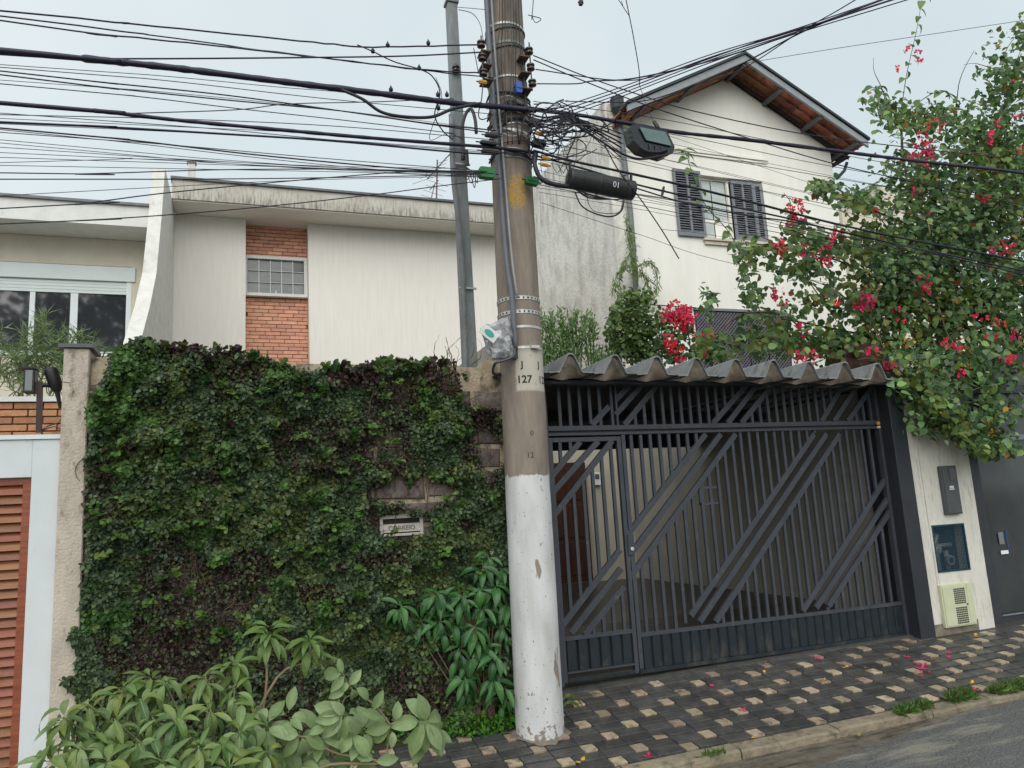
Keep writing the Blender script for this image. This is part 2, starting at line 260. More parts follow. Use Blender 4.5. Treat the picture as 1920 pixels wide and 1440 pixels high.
# ---------------------------------------------------------------- building tools
ORG = {}
def link(o): COL.objects.link(o); return o
def props(o, label=None, cat=None, group=None, kind=None):
    for k, v in (('label', label), ('category', cat), ('group', group), ('kind', kind)):
        if v: o[k] = v
    return o
def thing(name, label, cat, loc=(0, 0, 0), group=None):
    o = link(bpy.data.objects.new(name, None)); o.location = loc; o.empty_display_size = .2; ORG[o] = Vector(loc); return props(o, label, cat, group)
class M:
    def __init__(s): s.v = []; s.f = []
    def add(s, vs, fs):
        n = len(s.v); s.v += [tuple(v) for v in vs]; s.f += [tuple(i+n for i in f) for f in fs]; return s
    def box(s, x0, x1, y0, y1, z0, z1):
        return s.add([(x0, y0, z0), (x1, y0, z0), (x1, y1, z0), (x0, y1, z0), (x0, y0, z1), (x1, y0, z1), (x1, y1, z1), (x0, y1, z1)],
                     [(0, 3, 2, 1), (4, 5, 6, 7), (0, 1, 5, 4), (1, 2, 6, 5), (2, 3, 7, 6), (3, 0, 4, 7)])
    def beam(s, a, b, wd, dp, up=(0, 1, 0)):
        """box beam from a to b, wd across, dp along the up direction"""
        a, b, up = Vector(a), Vector(b), Vector(up); d = (b-a).normalized(); u = (up-d*up.dot(d)).normalized(); r = d.cross(u)
        vs = [p+r*sx*wd/2+u*sy*dp/2 for p in (a, b) for sx, sy in ((-1, -1), (1, -1), (1, 1), (-1, 1))]
        return s.add(vs, [(0, 3, 2, 1), (4, 5, 6, 7), (0, 1, 5, 4), (1, 2, 6, 5), (2, 3, 7, 6), (3, 0, 4, 7)])
    def tube(s, pts, r, n=6, cap=True):
        pts = [Vector(p) for p in pts]; N = len(pts); rs = r if hasattr(r, '__len__') else [r]*N
        base = len(s.v); ref = None
        for i, p in enumerate(pts):
            d = (pts[min(i+1, N-1)]-pts[max(i-1, 0)]).normalized()
            if ref is None: ref = Vector((0, 0, 1)) if abs(d.z) < .9 else Vector((1, 0, 0))
            a = (ref-d*ref.dot(d)).normalized(); b_ = d.cross(a); ref = a
            for k in range(n):
                t = 2*math.pi*k/n; s.v.append(tuple(p+(a*math.cos(t)+b_*math.sin(t))*rs[i]))
        for i in range(N-1):
            for k in range(n):
                q = base+i*n; s.f.append((q+k, q+(k+1) % n, q+n+(k+1) % n, q+n+k))
        if cap: s.f.append(tuple(base+k for k in range(n))[::-1]); s.f.append(tuple(base+(N-1)*n+k for k in range(n)))
        return s
    def prism(s, poly, fn, d0, d1):
        """extrude a 2-D polygon; fn(u, v, d) -> xyz"""
        n = len(poly); return s.add([fn(u, v, d0) for u, v in poly]+[fn(u, v, d1) for u, v in poly],
            [tuple(range(n))[::-1], tuple(range(n, 2*n))]+[(i, (i+1) % n, n+(i+1) % n, n+i) for i in range(n)])
    def lathe(s, c, prof, n=12, axis=(0, 0, 1)):
        ax = Vector(axis).normalized(); c = Vector(c); ref = Vector((1, 0, 0)) if abs(ax.x) < .9 else Vector((0, 0, 1))
        a = (ref-ax*ref.dot(ax)).normalized(); b_ = ax.cross(a); base = len(s.v)
        for r, h in prof:
            for k in range(n):
                t = 2*math.pi*k/n; s.v.append(tuple(c+ax*h+(a*math.cos(t)+b_*math.sin(t))*max(r, 1e-4)))
        for i in range(len(prof)-1):
            for k in range(n):
                q = base+i*n; s.f.append((q+k, q+(k+1) % n, q+n+(k+1) % n, q+n+k))
        s.f.append(tuple(base+k for k in range(n))[::-1]); s.f.append(tuple(base+(len(prof)-1)*n+k for k in range(n))); return s
    def build(s, name, m, parent=None, smooth=False, bevel=0, kind=None, label=None):
        org = ORG.get(parent, Vector((0, 0, 0))); me = bpy.data.meshes.new(name)
        me.from_pydata([(x-org.x, y-org.y, z-org.z) for x, y, z in s.v], [], s.f)
        bm = bmesh.new(); bm.from_mesh(me)
        if bevel: bmesh.ops.bevel(bm, geom=list(bm.edges), offset=bevel, segments=1, affect='EDGES', clamp_overlap=True)
        bmesh.ops.recalc_face_normals(bm, faces=bm.faces); bm.to_mesh(me); bm.free()
        if smooth: me.polygons.foreach_set('use_smooth', [True]*len(me.polygons))
        me.materials.append(MATS[m] if isinstance(m, str) else m)
        o = link(bpy.data.objects.new(name, me)); o.parent = parent; ORG[o] = org; props(o, label=label, kind=kind); return o
def solo(m_, name, material, label, cat, group=None, **k):
    """a thing that is one mesh, its origin moved to its own base"""
    v = np.array(m_.v); c = Vector(((v[:, 0].min()+v[:, 0].max())/2, (v[:, 1].min()+v[:, 1].max())/2, v[:, 2].min()))
    m_.v = [tuple(Vector(p)-c) for p in m_.v]; o = m_.build(name, material, **k); o.location = c; ORG[o] = c; return props(o, label, cat, group)
def inst(me, name, parent, loc, rot=None, scale=None, m4=None):
    o = link(bpy.data.objects.new(name, me)); o.parent = parent; org = ORG.get(parent, Vector((0, 0, 0)))
    if m4 is not None: o.matrix_basis = Matrix.Translation(-org) @ m4
    else:
        o.location = Vector(loc)-org
        if rot: o.rotation_euler = rot
        if scale: o.scale = scale
    return o
def piece(m_, material, bevel=0, smooth=False):
    """a mesh kept for sharing between alike pieces"""
    o = m_.build('piece', material, bevel=bevel, smooth=smooth); me = o.data; bpy.data.objects.remove(o); return me
def smoothpts(pts, n=6):
    pts = [Vector(p) for p in pts]
    if len(pts) < 3: 
        return [pts[0].lerp(pts[1], i/n) for i in range(n+1)]
    q = [pts[0]*2-pts[1]]+pts+[pts[-1]*2-pts[-2]]; r = []
    for i in range(1, len(q)-2):
        for k in range(n):
            t = k/n; a, b, c, d = q[i-1], q[i], q[i+1], q[i+2]
            r.append(.5*((2*b)+(c-a)*t+(2*a-5*b+4*c-d)*t*t+(3*b-a-3*c+d)*t**3))
    r.append(pts[-1]); return r
def text_mesh(txt, size, fn, material, parent, name='lettering', depth=.001, align='CENTER', bold=0, res=3):
    """flat lettering laid on a surface through fn(u, v) -> xyz"""
    cu = bpy.data.curves.new('t', 'FONT'); cu.body = txt; cu.size = size; cu.align_x = align; cu.resolution_u = res; cu.offset = bold
    o = bpy.data.objects.new('t', cu); link(o); dg = bpy.context.evaluated_depsgraph_get(); me = bpy.data.meshes.new_from_object(o.evaluated_get(dg))
    bpy.data.objects.remove(o); org = ORG.get(parent, Vector((0, 0, 0)))
    for v in me.vertices: v.co = Vector(fn(v.co.x, v.co.y))-org
    me.materials.clear(); me.materials.append(MATS[material]); me.name = name
    o = link(bpy.data.objects.new(name, me)); o.parent = parent; ORG[o] = org; return o

# leaf clouds ---------------------------------------------------------------
TM = {'ivy': ([(0, 0, 0), (.38, .25, .08), (.30, .72, .05), (0, 1, -.06), (-.30, .72, .05), (-.38, .25, .08)], [(0, 1, 2, 3), (0, 3, 4, 5)]),
      'frond': ([(0, 0, 0), (.09, .3, .04), (.07, .7, .0), (0, 1, -.10), (-.07, .7, .0), (-.09, .3, .04)], [(0, 1, 2, 3), (0, 3, 4, 5)]),
      'lance': ([(0, 0, 0), (.13, .3, .04), (.10, .7, .0), (0, 1, -.10), (-.10, .7, .0), (-.13, .3, .04)], [(0, 1, 2, 3), (0, 3, 4, 5)]),
      'round': ([(0, 0, 0), (.36, .2, .07), (.38, .55, .05), (0, 1, -.12), (-.38, .55, .05), (-.36, .2, .07)], [(0, 1, 2, 3), (0, 3, 4, 5)]),
      'reed': ([(0, 0, 0), (.035, .35, .02), (0, 1, -.18), (-.035, .35, .02)], [(0, 1, 2, 3)]),
      'petal': ([(0, 0, 0), (.42, .5, .12), (0, 1, .0), (-.42, .5, .12)], [(0, 1, 2), (0, 2, 3)]),
      'needle': ([(-.03, 0, 0), (.03, 0, 0), (.045, .5, .03), (0, 1, -.12), (-.045, .5, .03)], [(0, 1, 2, 3, 4)])}
def unit(a): return a/np.maximum(np.linalg.norm(a, axis=1, keepdims=True), 1e-9)
def leaves(name, pos, dr, nr, size, col, tm='ivy', material='leaf_attr', parent=None, kind=None):
    tv, tf = TM[tm]; N = len(pos); k = len(tv); pos = np.asarray(pos, float); dr = unit(np.asarray(dr, float)); sd = unit(np.cross(dr, nr)); nn = np.cross(sd, dr)
    sz = np.asarray(size, float).reshape(-1, 1, 1)*np.ones((N, 1, 1)); T = np.array(tv)
    V = pos[:, None, :]+sz*(T[None, :, 0:1]*sd[:, None, :]+T[None, :, 1:2]*dr[:, None, :]+T[None, :, 2:3]*nn[:, None, :])
    V = V.reshape(-1, 3)-np.array(ORG.get(parent, Vector((0, 0, 0))))
    fl = len(tf[0]); nf = len(tf); F = (np.array(tf)[None]+(np.arange(N)*k)[:, None, None]).reshape(-1)
    me = bpy.data.meshes.new(name); me.vertices.add(N*k); me.vertices.foreach_set('co', V.ravel().astype('f4'))
    me.loops.add(len(F)); me.loops.foreach_set('vertex_index', F.astype('i4')); me.polygons.add(N*nf)
    me.polygons.foreach_set('loop_start', (np.arange(N*nf)*fl).astype('i4'))
    try: me.polygons.foreach_set('loop_total', np.full(N*nf, fl, 'i4'))
    except Exception: pass
    at = me.attributes.new('col', 'FLOAT_COLOR', 'FACE'); C4 = np.ones((N*nf, 4), 'f4'); C4[:, :3] = np.repeat(np.asarray(col), nf, axis=0); at.data.foreach_set('color', C4.ravel())
    me.update(calc_edges=True); me.validate(); me.materials.append(MATS[material])
    o = link(bpy.data.objects.new(name, me)); o.parent = parent; ORG[o] = ORG.get(parent, Vector((0, 0, 0)))
    if kind: o['kind'] = kind
    return o
_G = RNG.random((64, 64, 64))
def vnoise(p, s):
    q = np.asarray(p, float)*s; i = np.floor(q).astype(int); f = q-i; f = f*f*(3-2*f); r = 0
    for dx in (0, 1):
        for dy in (0, 1):
            for dz in (0, 1):
                w_ = (f[:, 0] if dx else 1-f[:, 0])*(f[:, 1] if dy else 1-f[:, 1])*(f[:, 2] if dz else 1-f[:, 2])
                r = r+w_*_G[(i[:, 0]+dx) % 64, (i[:, 1]+dy) % 64, (i[:, 2]+dz) % 64]
    return r
def pal(cols, N, jit=.18):
    c = np.array(cols)[RNG.integers(0, len(cols), N)]; return c*(1+RNG.normal(0, jit, (N, 1))).clip(.5, 1.7)
def rnd(N): return RNG.normal(0, 1, (N, 3))
# ================================================================ GROUND, ROAD, PAVEMENT
def slab(x0, x1, y0, y1, zf, th, nx=1, ny=1):
    m = M(); vs = []; fs = []
    for j in range(ny+1):
        for i in range(nx+1):
            X = x0+(x1-x0)*i/nx; Y = y0+(y1-y0)*j/ny; vs.append((X, Y, zf(X, Y)))
    for j in range(ny):
        for i in range(nx): q = j*(nx+1)+i; fs.append((q, q+1, q+nx+2, q+nx+1))
    m.add(vs, fs)
    if th:
        c = [(x0, y0), (x1, y0), (x1, y1), (x0, y1)]
        m.add([(x, y, zf(x, y)) for x, y in c]+[(x, y, zf(x, y)-th) for x, y in c], [(i, (i+1) % 4, 4+(i+1) % 4, 4+i) for i in range(4)]+[(7, 6, 5, 4)])
    return m
o = slab(-400, 400, -400, 400, lambda X, Y: -1.3, 0).build('ground', 'ground'); o['kind'] = 'structure'
KO, KI = 5.17, 5.30        # kerb faces
def roadz(X, Y):
    base = SB*(X-4.7)-.318
    return base+max(0, min(1, (4.93-Y)/4.5))*.10
def rough(X, Y): return roadz(X, Y)+.006*math.sin(X*7.1+Y*3)*math.sin(Y*9.3-X)
def aedge(X): return min(5.13, max(4.35, 4.73+.19*(X-3.68)))+.012*math.sin(X*9)+.01*math.sin(X*23)
m = slab(-40, 40, 0, 1, lambda X, Y: 0, 0, 400, 30)
m.v = [(X, (lambda yy: yy)(-6+(aedge(X)+6)*Y**.6), 0) for X, Y, _ in m.v]; m.v = [(X, Y, rough(X, Y)+.004-(.010 if Y > aedge(X)-.01 else 0)) for X, Y, _ in m.v]
o = m.build('road', 'asphalt', smooth=True); o['kind'] = 'structure'
o = slab(-40, 40, 4.2, KO+.02, lambda X, Y: roadz(X, Y)-.012+.006*math.sin(X*5.3)*math.sin(X*1.7+Y*4), 0, 300, 6).build('gutter', 'gutter', smooth=True); o['kind'] = 'structure'
pav = slab(-14, 26, KI, 6.62, lambda X, Y: swz(X, Y)-.012, .5, 1, 1).build('pavement', 'pavement_joint'); pav['kind'] = 'structure'
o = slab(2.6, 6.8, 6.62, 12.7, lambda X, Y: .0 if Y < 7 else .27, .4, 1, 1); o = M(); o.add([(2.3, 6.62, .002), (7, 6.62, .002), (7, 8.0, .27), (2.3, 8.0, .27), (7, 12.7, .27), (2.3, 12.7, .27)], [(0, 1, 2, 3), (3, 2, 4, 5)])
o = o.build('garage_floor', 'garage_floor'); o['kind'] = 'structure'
# tiles: pinwheel lattice fitted to the photograph, cell 12 cm
CELL, TX0, TY0 = .1201, 2.8379, 6.0955
def tilemesh(wx, wy, mt):
    m = M(); g = .0022; m.box(-wx/2+g, wx/2-g, -wy/2+g, wy/2-g, -.02, 0); return piece(m, mt, bevel=.0015)
t_small = tilemesh(CELL-.009, CELL-.009, 'tile_light'); t_big = tilemesh(2*CELL, CELL, 'tile_dark')
RT = Matrix(((1, 0, 0), (0, 1, 0), (SB, SC, 1))).to_4x4()
light, dark = [], []
for i in range(-30, 60):
    for j in range(-30, 40):
        cx, cy = 3*i+j, i+2*j
        X = TX0+cx*CELL; Y = TY0-cy*CELL
        if not (-1.3 < X < 10.2): continue
        for dx, dy, big in ((0, 0, 0), (1.5, 0, 1), (1.5, 1, 1)):
            x, y = X+dx*CELL, Y-dy*CELL; hw = CELL*(1 if big else .5)
            if y-CELL/2 < KI-.01 or y+CELL/2 > 6.57: continue
            if x > 6.95 and y+CELL/2 > 6.43: continue
            if x < 2.6 and y+CELL/2 > 6.33: continue
            (dark if big else light).append((x, y))
def lay(lst, me, mt, nm):
    pr = []
    for x, y in lst:
        u, v = proj((x, y, swz(x, y))); pr.append((0 if (-40 < u < 1960 and v < 1480) else 1, (x-2)**2*.3+(y-4)**2, x, y))
    pr.sort()
    for k, (_, _, x, y) in enumerate(pr[:298]):
        t = random.uniform(-.0012, .0010)
        if (x-3.1)**2+(y-5.55)**2 < .02: t -= .012
        m4 = Matrix.Translation((x, y, swz(x, y)+t)) @ RT @ Matrix.Rotation(random.uniform(-.007, .007), 4, 'Z')
        inst(me, nm, pav, None, m4=m4)
    if pr[298:]:
        m = M(); sx = CELL*(1 if me is t_big else .5)-.004; sy = CELL/2-.004
        for _, _, x, y in pr[298:]:
            m.add([(x-sx, y-sy, swz(x-sx, y-sy)), (x+sx, y-sy, swz(x+sx, y-sy)), (x+sx, y+sy, swz(x+sx, y+sy)), (x-sx, y+sy, swz(x-sx, y+sy))], [(0, 1, 2, 3)])
        m.build(nm+'_field', mt, pav, kind='stuff')
lay(light, t_small, 'tile_light', 'tile'); lay(dark, t_big, 'tile_dark', 'tile')
# kerb stones
kerb = thing('kerb', 'worn sandy stone kerb along the tiled pavement edge', 'kerb', (4, 5.2, -.4)); del kerb['category']; kerb['kind'] = 'structure'
x = -6.0
while x < 14:
    Lk = random.uniform(.62, 1.0); dz = random.uniform(-.014, .008); dy = random.uniform(-.012, .012); m = M()
    zf = lambda X, Y: swz(X, KI)+dz-.004+(Y-KI)*.10
    n = 6; vs = []
    for k in range(n+1):
        X = x+.006+(Lk-.012)*k/n; e = random.uniform(-.01, .008); e2 = random.uniform(-.012, .004)
        vs += [(X, KO+dy-.008+e, roadz(X, 5.1)-.1), (X, KO+dy+e, zf(X, KO)-.014+e2*.6), (X, KO+dy+.018+e, zf(X, KO)+e2*.3), (X, KI-.003, zf(X, KI)), (X, KI-.003, roadz(X, 5.1)-.1)]
    fs = [(k*5+q, k*5+q+1, k*5+q+6, k*5+q+5) for k in range(n) for q in range(4)]+[(0, 1, 2, 3, 4), tuple(n*5+q for q in (4, 3, 2, 1, 0))]
    m.add(vs, fs).build('kerb_stone', 'kerb', kerb); x += Lk
# planting soil strip at the wall foot, left of the pole
o = slab(-1.1, 2.05, 6.12, 6.36, lambda X, Y: swz(X, Y)+.012, .1, 12, 2).build('planting_strip', 'soil'); o['kind'] = 'structure'

# ================================================================ LEFT NEIGHBOUR'S STREET WALL
WY = 6.35
nw = thing('street_wall', 'smooth white street wall with a louvred wooden door, far left', 'wall', (-2.5, WY, -.15))
m = M(); m.box(-1.418, -1.240, WY, WY+.22, -.3, 2.268).box(-5, -1.418, WY, WY+.22, 1.995, 2.268).build('wall_face', 'white_paint', nw, bevel=.004)
M().box(-5, -1.222, WY-.015, WY+.24, 2.27, 2.302).build('coping', 'white_metal', nw)
door = thing('louvred_door', 'varnished orange brown wooden louvred door in the white wall', 'door', (-1.9, WY+.05, 0))
m = M(); m.box(-1.475, -1.421, WY+.03, WY+.08, -.1, 1.992).box(-2.45, -1.476, WY+.03, WY+.08, 1.945, 1.992).box(-2.5, -2.45, WY+.03, WY+.08, -.1, 1.992).build('door_frame', 'wood', door)
M().box(-2.45, -1.476, WY+.09, WY+.10, -.1, 1.95).build('backing', 'wood_dark', door)
sl = M(); sl.add([(-.487, -.002, -.037), (.487, -.002, -.037), (.487, .034, .030), (-.487, .034, .030), (-.487, -.014, -.035), (.487, -.014, -.035), (.487, .020, .034), (-.487, .020, .034)], [(0, 1, 2, 3), (7, 6, 5, 4), (0, 4, 5, 1), (3, 2, 6, 7), (0, 3, 7, 4), (1, 5, 6, 2)])
slm = piece(sl, 'wood')
for k in range(30): inst(slm, 'slat', door, (-1.963, WY+.045, 1.912-k*.0655))

# planter wall of tan bricks behind it
pl = thing('brick_planter', 'tan brick planter with white rim behind the white wall', 'planter', (-2.5, 8, 1.5))
M().box(-5, -1.22, 8.03, 8.2, 1.2, 2.80).build('wall_core', 'joint_tan', pl)
M().box(-5, -1.2, 7.97, 8.35, 2.803, 2.85).build('rim', 'white_trim', pl)
bm_ = M().box(-.113, .113, -.02, .02, -.028, .028); bt = piece(bm_, 'brick_tan', bevel=.004)
for r in range(10):
    for c in range(-5, 10):
        X = -1.36-c*.238-(.12 if r % 2 else 0)
        if X+.115 > -1.21 or X < -3.2: continue
        inst(bt, 'brick', pl, (X, 8.012, 2.765-r*.0675))

# ================================================================ IVY WALL
iw = thing('ivy_wall', 'old beige rendered garden wall overgrown with ivy', 'wall', (.6, 6.45, -.15))
# rendered body with a stepped right end
poly = [(-1.06, -.3), (2.30, -.3), (2.30, 2.72), (2.22, 2.80), (2.16, 2.95), (2.06, 2.90), (1.98, 2.835), (1.2, 2.845), (.3, 2.855), (-1.06, 2.88)]
M().prism(poly, lambda u, v, d: (u, d, v), WY, WY+.20).build('wall_face', 'plaster_old', iw)
M().box(-1.232, -1.062, 6.27, WY+.22, -.3, 2.935).build('pillar', 'plaster_pillar', iw, bevel=.008)
M().box(-1.262, -1.035, 6.245, WY+.25, 2.937, 2.965).build('pillar_cap', 'roof_metal', iw)
random.seed(11)
z = -.25
row = 0
while z < 2.50:
    h = random.uniform(.20, .30); x = -1.05-random.uniform(0, .3)
    while x < 2.28:
        l = random.uniform(.28, .52); x1 = min(x+l, 2.28); x0 = max(x, -1.05)
        if x1-x0 > .08:
            m = M(); j = lambda: random.uniform(-.012, .012); pr = random.uniform(.008, .03)
            q = [(x0+.01+j(), z+.01+j()), (x1-.01+j(), z+.01+j()), (x1-.01+j(), z+h-.01+j()), (x0+.01+j(), z+h-.01+j())]
            cx, cz = (x0+x1)/2+j(), z+h/2+j()
            vs = [(a_, WY+.01, b_) for a_, b_ in q]+[(a_+(cx-a_)*.12, WY-pr, b_+(cz-b_)*.16) for a_, b_ in q]+[(cx, WY-pr-.012, cz)]
            m.add(vs, [(0, 1, 5, 4), (1, 2, 6, 5), (2, 3, 7, 6), (3, 0, 4, 7), (4, 5, 8), (5, 6, 8), (6, 7, 8), (7, 4, 8)]).build('stone', 'stone', iw)
        x += l
    z += h; row += 1
# letter slot
lb = thing('letter_box', 'weathered white letter slot set in the ivy wall', 'letterbox', (1.25, WY-.05, 1.42))
a0, a1 = P(711, 966, 6.30), P(794, 1001, 6.30)
X0, X1, Z1, Z0 = a0.x, a1.x, a0.z, a1.z-.005
m = M(); m.box(X0, X1, 6.29, WY, Z1-.035, Z1).box(X0, X1, 6.29, WY, Z0, Z0+.022).box(X0, X0+.028, 6.29, WY, Z0+.022, Z1-.035).box(X1-.028, X1, 6.29, WY, Z0+.022, Z1-.035).build('frame', 'letter_white', lb, bevel=.003)
M().box(X0+.03, X1-.03, 6.315, 6.33, Z0+.024, Z1-.037).build('slot', 'ink', lb)
M().add([(X0+.03, 6.285, Z0+.035), (X1-.03, 6.285, Z0+.035), (X1-.03, 6.305, Z0+.10), (X0+.03, 6.305, Z0+.10), (X0+.03, 6.292, Z0+.03), (X1-.03, 6.292, Z0+.03), (X1-.03, 6.313, Z0+.10), (X0+.03, 6.313, Z0+.10)], [(0, 1, 2, 3), (7, 6, 5, 4), (0, 4, 5, 1), (3, 2, 6, 7), (0, 3, 7, 4), (1, 5, 6, 2)]).build('flap', 'letter_white', lb)
text_mesh('CORREIO', .052, lambda u, v: ((X0+X1)/2+u, 6.2825+v*.30, Z0+.048+v), 'ink_faded', lb, bold=.0006)
# small wire vent and the meter niche
vt = thing('wire_vent', 'small dark wire grille almost hidden in ivy, right of the letter slot', 'vent', (1.6, WY, 1.45))
p0, p1 = P(838, 975, 6.31), P(868, 1000, 6.31); M().box(p0.x, p1.x, 6.33, 6.345, p1.z, p0.z).build('opening', 'ink', vt)
m = M()
for k in range(5): zz = p1.z+(p0.z-p1.z)*(k+.5)/5; m.tube([(p0.x, 6.315, zz), (p1.x, 6.315, zz)], .0025, 4)
for k in range(3): xx = p0.x+(p1.x-p0.x)*(k+.5)/3; m.tube([(xx, 6.312, p1.z), (xx, 6.312, p0.z)], .0025, 4)
m.build('wires', 'galv', vt)
mb = thing('meter_cabinet', 'tan gas meter cabinet with white lattice behind the lance leaved plant', 'meter box', (1.5, WY-.03, .5))
p0, p1 = P(802, 1118, 6.27), P(900, 1213, 6.27)
M().box(p0.x, p1.x, 6.28, 6.34, p1.z, p0.z).build('cabinet', 'meter_tan', mb, bevel=.006)
M().box(p0.x+.02, p1.x-.02, 6.268, 6.279, p1.z+.02, p0.z-.02).build('door', 'meter_tan', mb, bevel=.003)
q0, q1 = P(822, 1138, 6.26), P(862, 1176, 6.26)
M().box(q0.x, q1.x, 6.258, 6.267, q1.z, q0.z).build('vent_hole', 'ink', mb); m = M()
for k in range(6): zz = q1.z+(q0.z-q1.z)*k/5; m.box(q0.x, q1.x, 6.252, 6.257, zz-.004, zz+.004)
for k in range(7): xx = q0.x+(q1.x-q0.x)*k/6; m.box(xx-.004, xx+.004, 6.246, 6.251, q1.z, q0.z)
m.build('lattice', 'letter_white', mb)

# ================================================================ GATE
GY = 6.60
GX0, GX1, PX = 2.715, 6.66, 3.44
TOP, R1, R0, BT = 2.765, 2.325, 2.235, .375
gate = thing('metal_gate', 'wide dark grey metal gate of vertical bars crossed by diagonal bands', 'gate', (4.7, GY, 0))
def Gp(x, y): p = P(x, y, GY); return (p.x, p.z)
bands_lo = [[((1322, 814), (1176, 1003)), ((1350, 814), (1177, 1046)), ((1378, 814), (1180, 1083))],
            [((1525, 814), (1294, 1155)), ((1548, 814), (1311, 1166)), ((1573, 814), (1341, 1166))],
            [((1658, 900), (1504, 1146)), ((1665, 933), (1529, 1140)), ((1667, 960), (1552, 1137))]]
bands_up = [[((1184, 719), (1153, 750)), ((1205, 719), (1153, 778)), ((1233, 719), (1170, 797))],
            [((1400, 720), (1333, 797)), ((1419, 720), (1361, 797)), ((1448, 720), (1386, 797))],
            [((1580, 720), (1535, 797)), ((1608, 720), (1558, 797)), ((1636, 722), (1583, 797))]]
band_ul = [[((1141, 762), (1109, 797))]]
door_hi = [[((1089, 826), (1030, 897)), ((1122, 826), (1031, 928)), ((1147, 826), (1036, 969))]]
door_lo = [[((1162, 1031), (1054, 1172)), ((1164, 1066), (1070, 1187)), ((1169, 1100), (1093, 1193))]]
def band_range(band, X):
    zs = []
    for a, b in band:
        (x0, z0), (x1, z1) = Gp(*a), Gp(*b); t = (X-x0)/(x1-x0); zs.append((z0+(z1-z0)*t, -0.06 <= t <= 1.06))
    if len(zs) == 1: z = zs[0]; return (z[0]-.02, z[0]+.02) if z[1] else None
    if not any(k for _, k in zs): return None
    v = [z for z, _ in zs]; return (min(v), max(v))
def bars(parent, x0, x1, z0, z1, bands, first, skip=()):
    X = first
    while X < x1-.03:
        if X > x0+.03:
            segs = [(z0, z1)]
            for b in bands:
                r = band_range(b, X)
                if r:
                    ns = []
                    for s0, s1 in segs:
                        if r[1] <= s0 or r[0] >= s1: ns.append((s0, s1)); continue
                        if r[0] > s0: ns.append((s0, r[0]))
                        if r[1] < s1: ns.append((r[1], s1))
                    segs = ns
            for s0, s1 in segs:
                if s1-s0 > .03: M().box(X-.0155, X+.0155, GY-.013, GY+.013, s0, s1).build('bar', 'gate', parent)
        X += .1055
def diags(parent, bands, z0, z1, x0=-9, x1=99):
    for b in bands:
        for a, c in b:
            (xa, za), (xc, zc) = Gp(*a), Gp(*c)
            if za > z1: t = (z1-za)/(zc-za); xa += (xc-xa)*t; za = z1
            if zc < z0: t = (z0-za)/(zc-za); xc = xa+(xc-xa)*t; zc = z0
            M().beam((xa, GY-.002, za), (xc, GY-.002, zc), .054, .031).build('diagonal_bar', 'gate', parent)
# fixed frame and upper panel
m = M(); m.box(GX0-.055, GX0-.003, GY-.03, GY+.03, 0, 2.83); m.build('post', 'gate', gate)
m = M(); m.box(GX1+.003, GX1+.055, GY-.03, GY+.03, 0, 2.83); m.build('post', 'gate', gate)
M().box(GX0, GX1, GY-.03, GY+.03, TOP, TOP+.06).build('top_rail', 'gate', gate)
M().box(GX0, GX1, GY-.028, GY+.028, R1-.045, R1).build('rail', 'gate', gate)
M().box(GX0, GX1, GY-.010, GY+.03, R1-.066, R1-.047).build('rail_gap', 'ink', gate)
M().box(GX0, GX1, GY-.028, GY+.028, R0, R1-.068).build('rail', 'gate', gate)
M().box(3.385, 3.412, GY-.02, GY+.02, R1+.002, TOP-.002).build('mullion', 'gate', gate)
M().box(3.440, 3.462, GY-.02, GY+.02, R1+.002, TOP-.002).build('mullion', 'gate', gate)
bars(gate, GX0, 3.37, R1, TOP, band_ul, GX0+.03)
bars(gate, 3.46, GX1, R1, TOP, bands_up, 3.545)
diags(gate, bands_up+band_ul, R1, TOP)
# sliding leaf
M().box(3.475, 3.515, GY-.02, GY+.02, .06, R0-.002).build('stile', 'gate', gate)
M().box(3.517, 6.66, GY-.02, GY+.02, BT-.035, BT).build('rail', 'gate', gate)
M().box(3.475, 6.66, GY-.025, GY+.02, .02, .055).build('bottom_rail', 'gate_blue', gate)
bars(gate, 3.515, GX1, BT, R0, bands_lo, 3.585)
diags(gate, bands_lo, BT, R0)
def panel(parent, x0, x1, z0, z1, pitch=.104):
    n = round((x1-x0)/pitch); pw = (x1-x0)/n
    for k in range(n):
        X = x0+k*pw; m = M()
        m.add([(X+.004, GY+.006, z0), (X+.016, GY-.012, z0), (X+pw-.016, GY-.012, z0), (X+pw-.004, GY+.006, z0), (X+.004, GY+.006, z1), (X+.016, GY-.012, z1), (X+pw-.016, GY-.012, z1), (X+pw-.004, GY+.006, z1)],
              [(0, 1, 5, 4), (1, 2, 6, 5), (2, 3, 7, 6), (0, 4, 7, 3), (4, 5, 6, 7), (3, 2, 1, 0)]).build('panel_slat', 'gate_blue', parent)
    M().box(x0, x1, GY+.008, GY+.012, z0, z1).build('backing_sheet', 'ink', parent)
panel(gate, 3.517, 6.66, .057, BT-.037)
# plaque frame, lock, rail end stops
(xa, za), (xb, zb) = Gp(1309, 913), Gp(1346, 945)
M().box(xa, xb, GY-.014, GY+.01, za-.022, za).box(xa, xb, GY-.014, GY+.01, zb, zb+.022).box(xa, xa+.012, GY-.014, GY+.01, zb, za).build('plaque_frame', 'gate', gate)
px_, pz = Gp(1180, 1020); M().box(px_-.03, px_+.035, GY-.035, GY-.021, pz-.10, pz+.09).build('lock_plate', 'gate', gate)
lk = M().lathe((px_+.005, GY-.036, pz-.045), [(.018, 0), (.018, -.012), (.010, -.014)], 14, (0, 1, 0)).build('lock', 'steel_strap', gate); 
M().box(6.635, 6.675, GY-.05, GY-.03, 2.275, 2.31).build('end_stop', 'yellow_tag', gate, bevel=.003); M().box(6.635, 6.675, GY-.05, GY-.03, 2.235, 2.262).build('end_stop', 'letter_white', gate, bevel=.003)
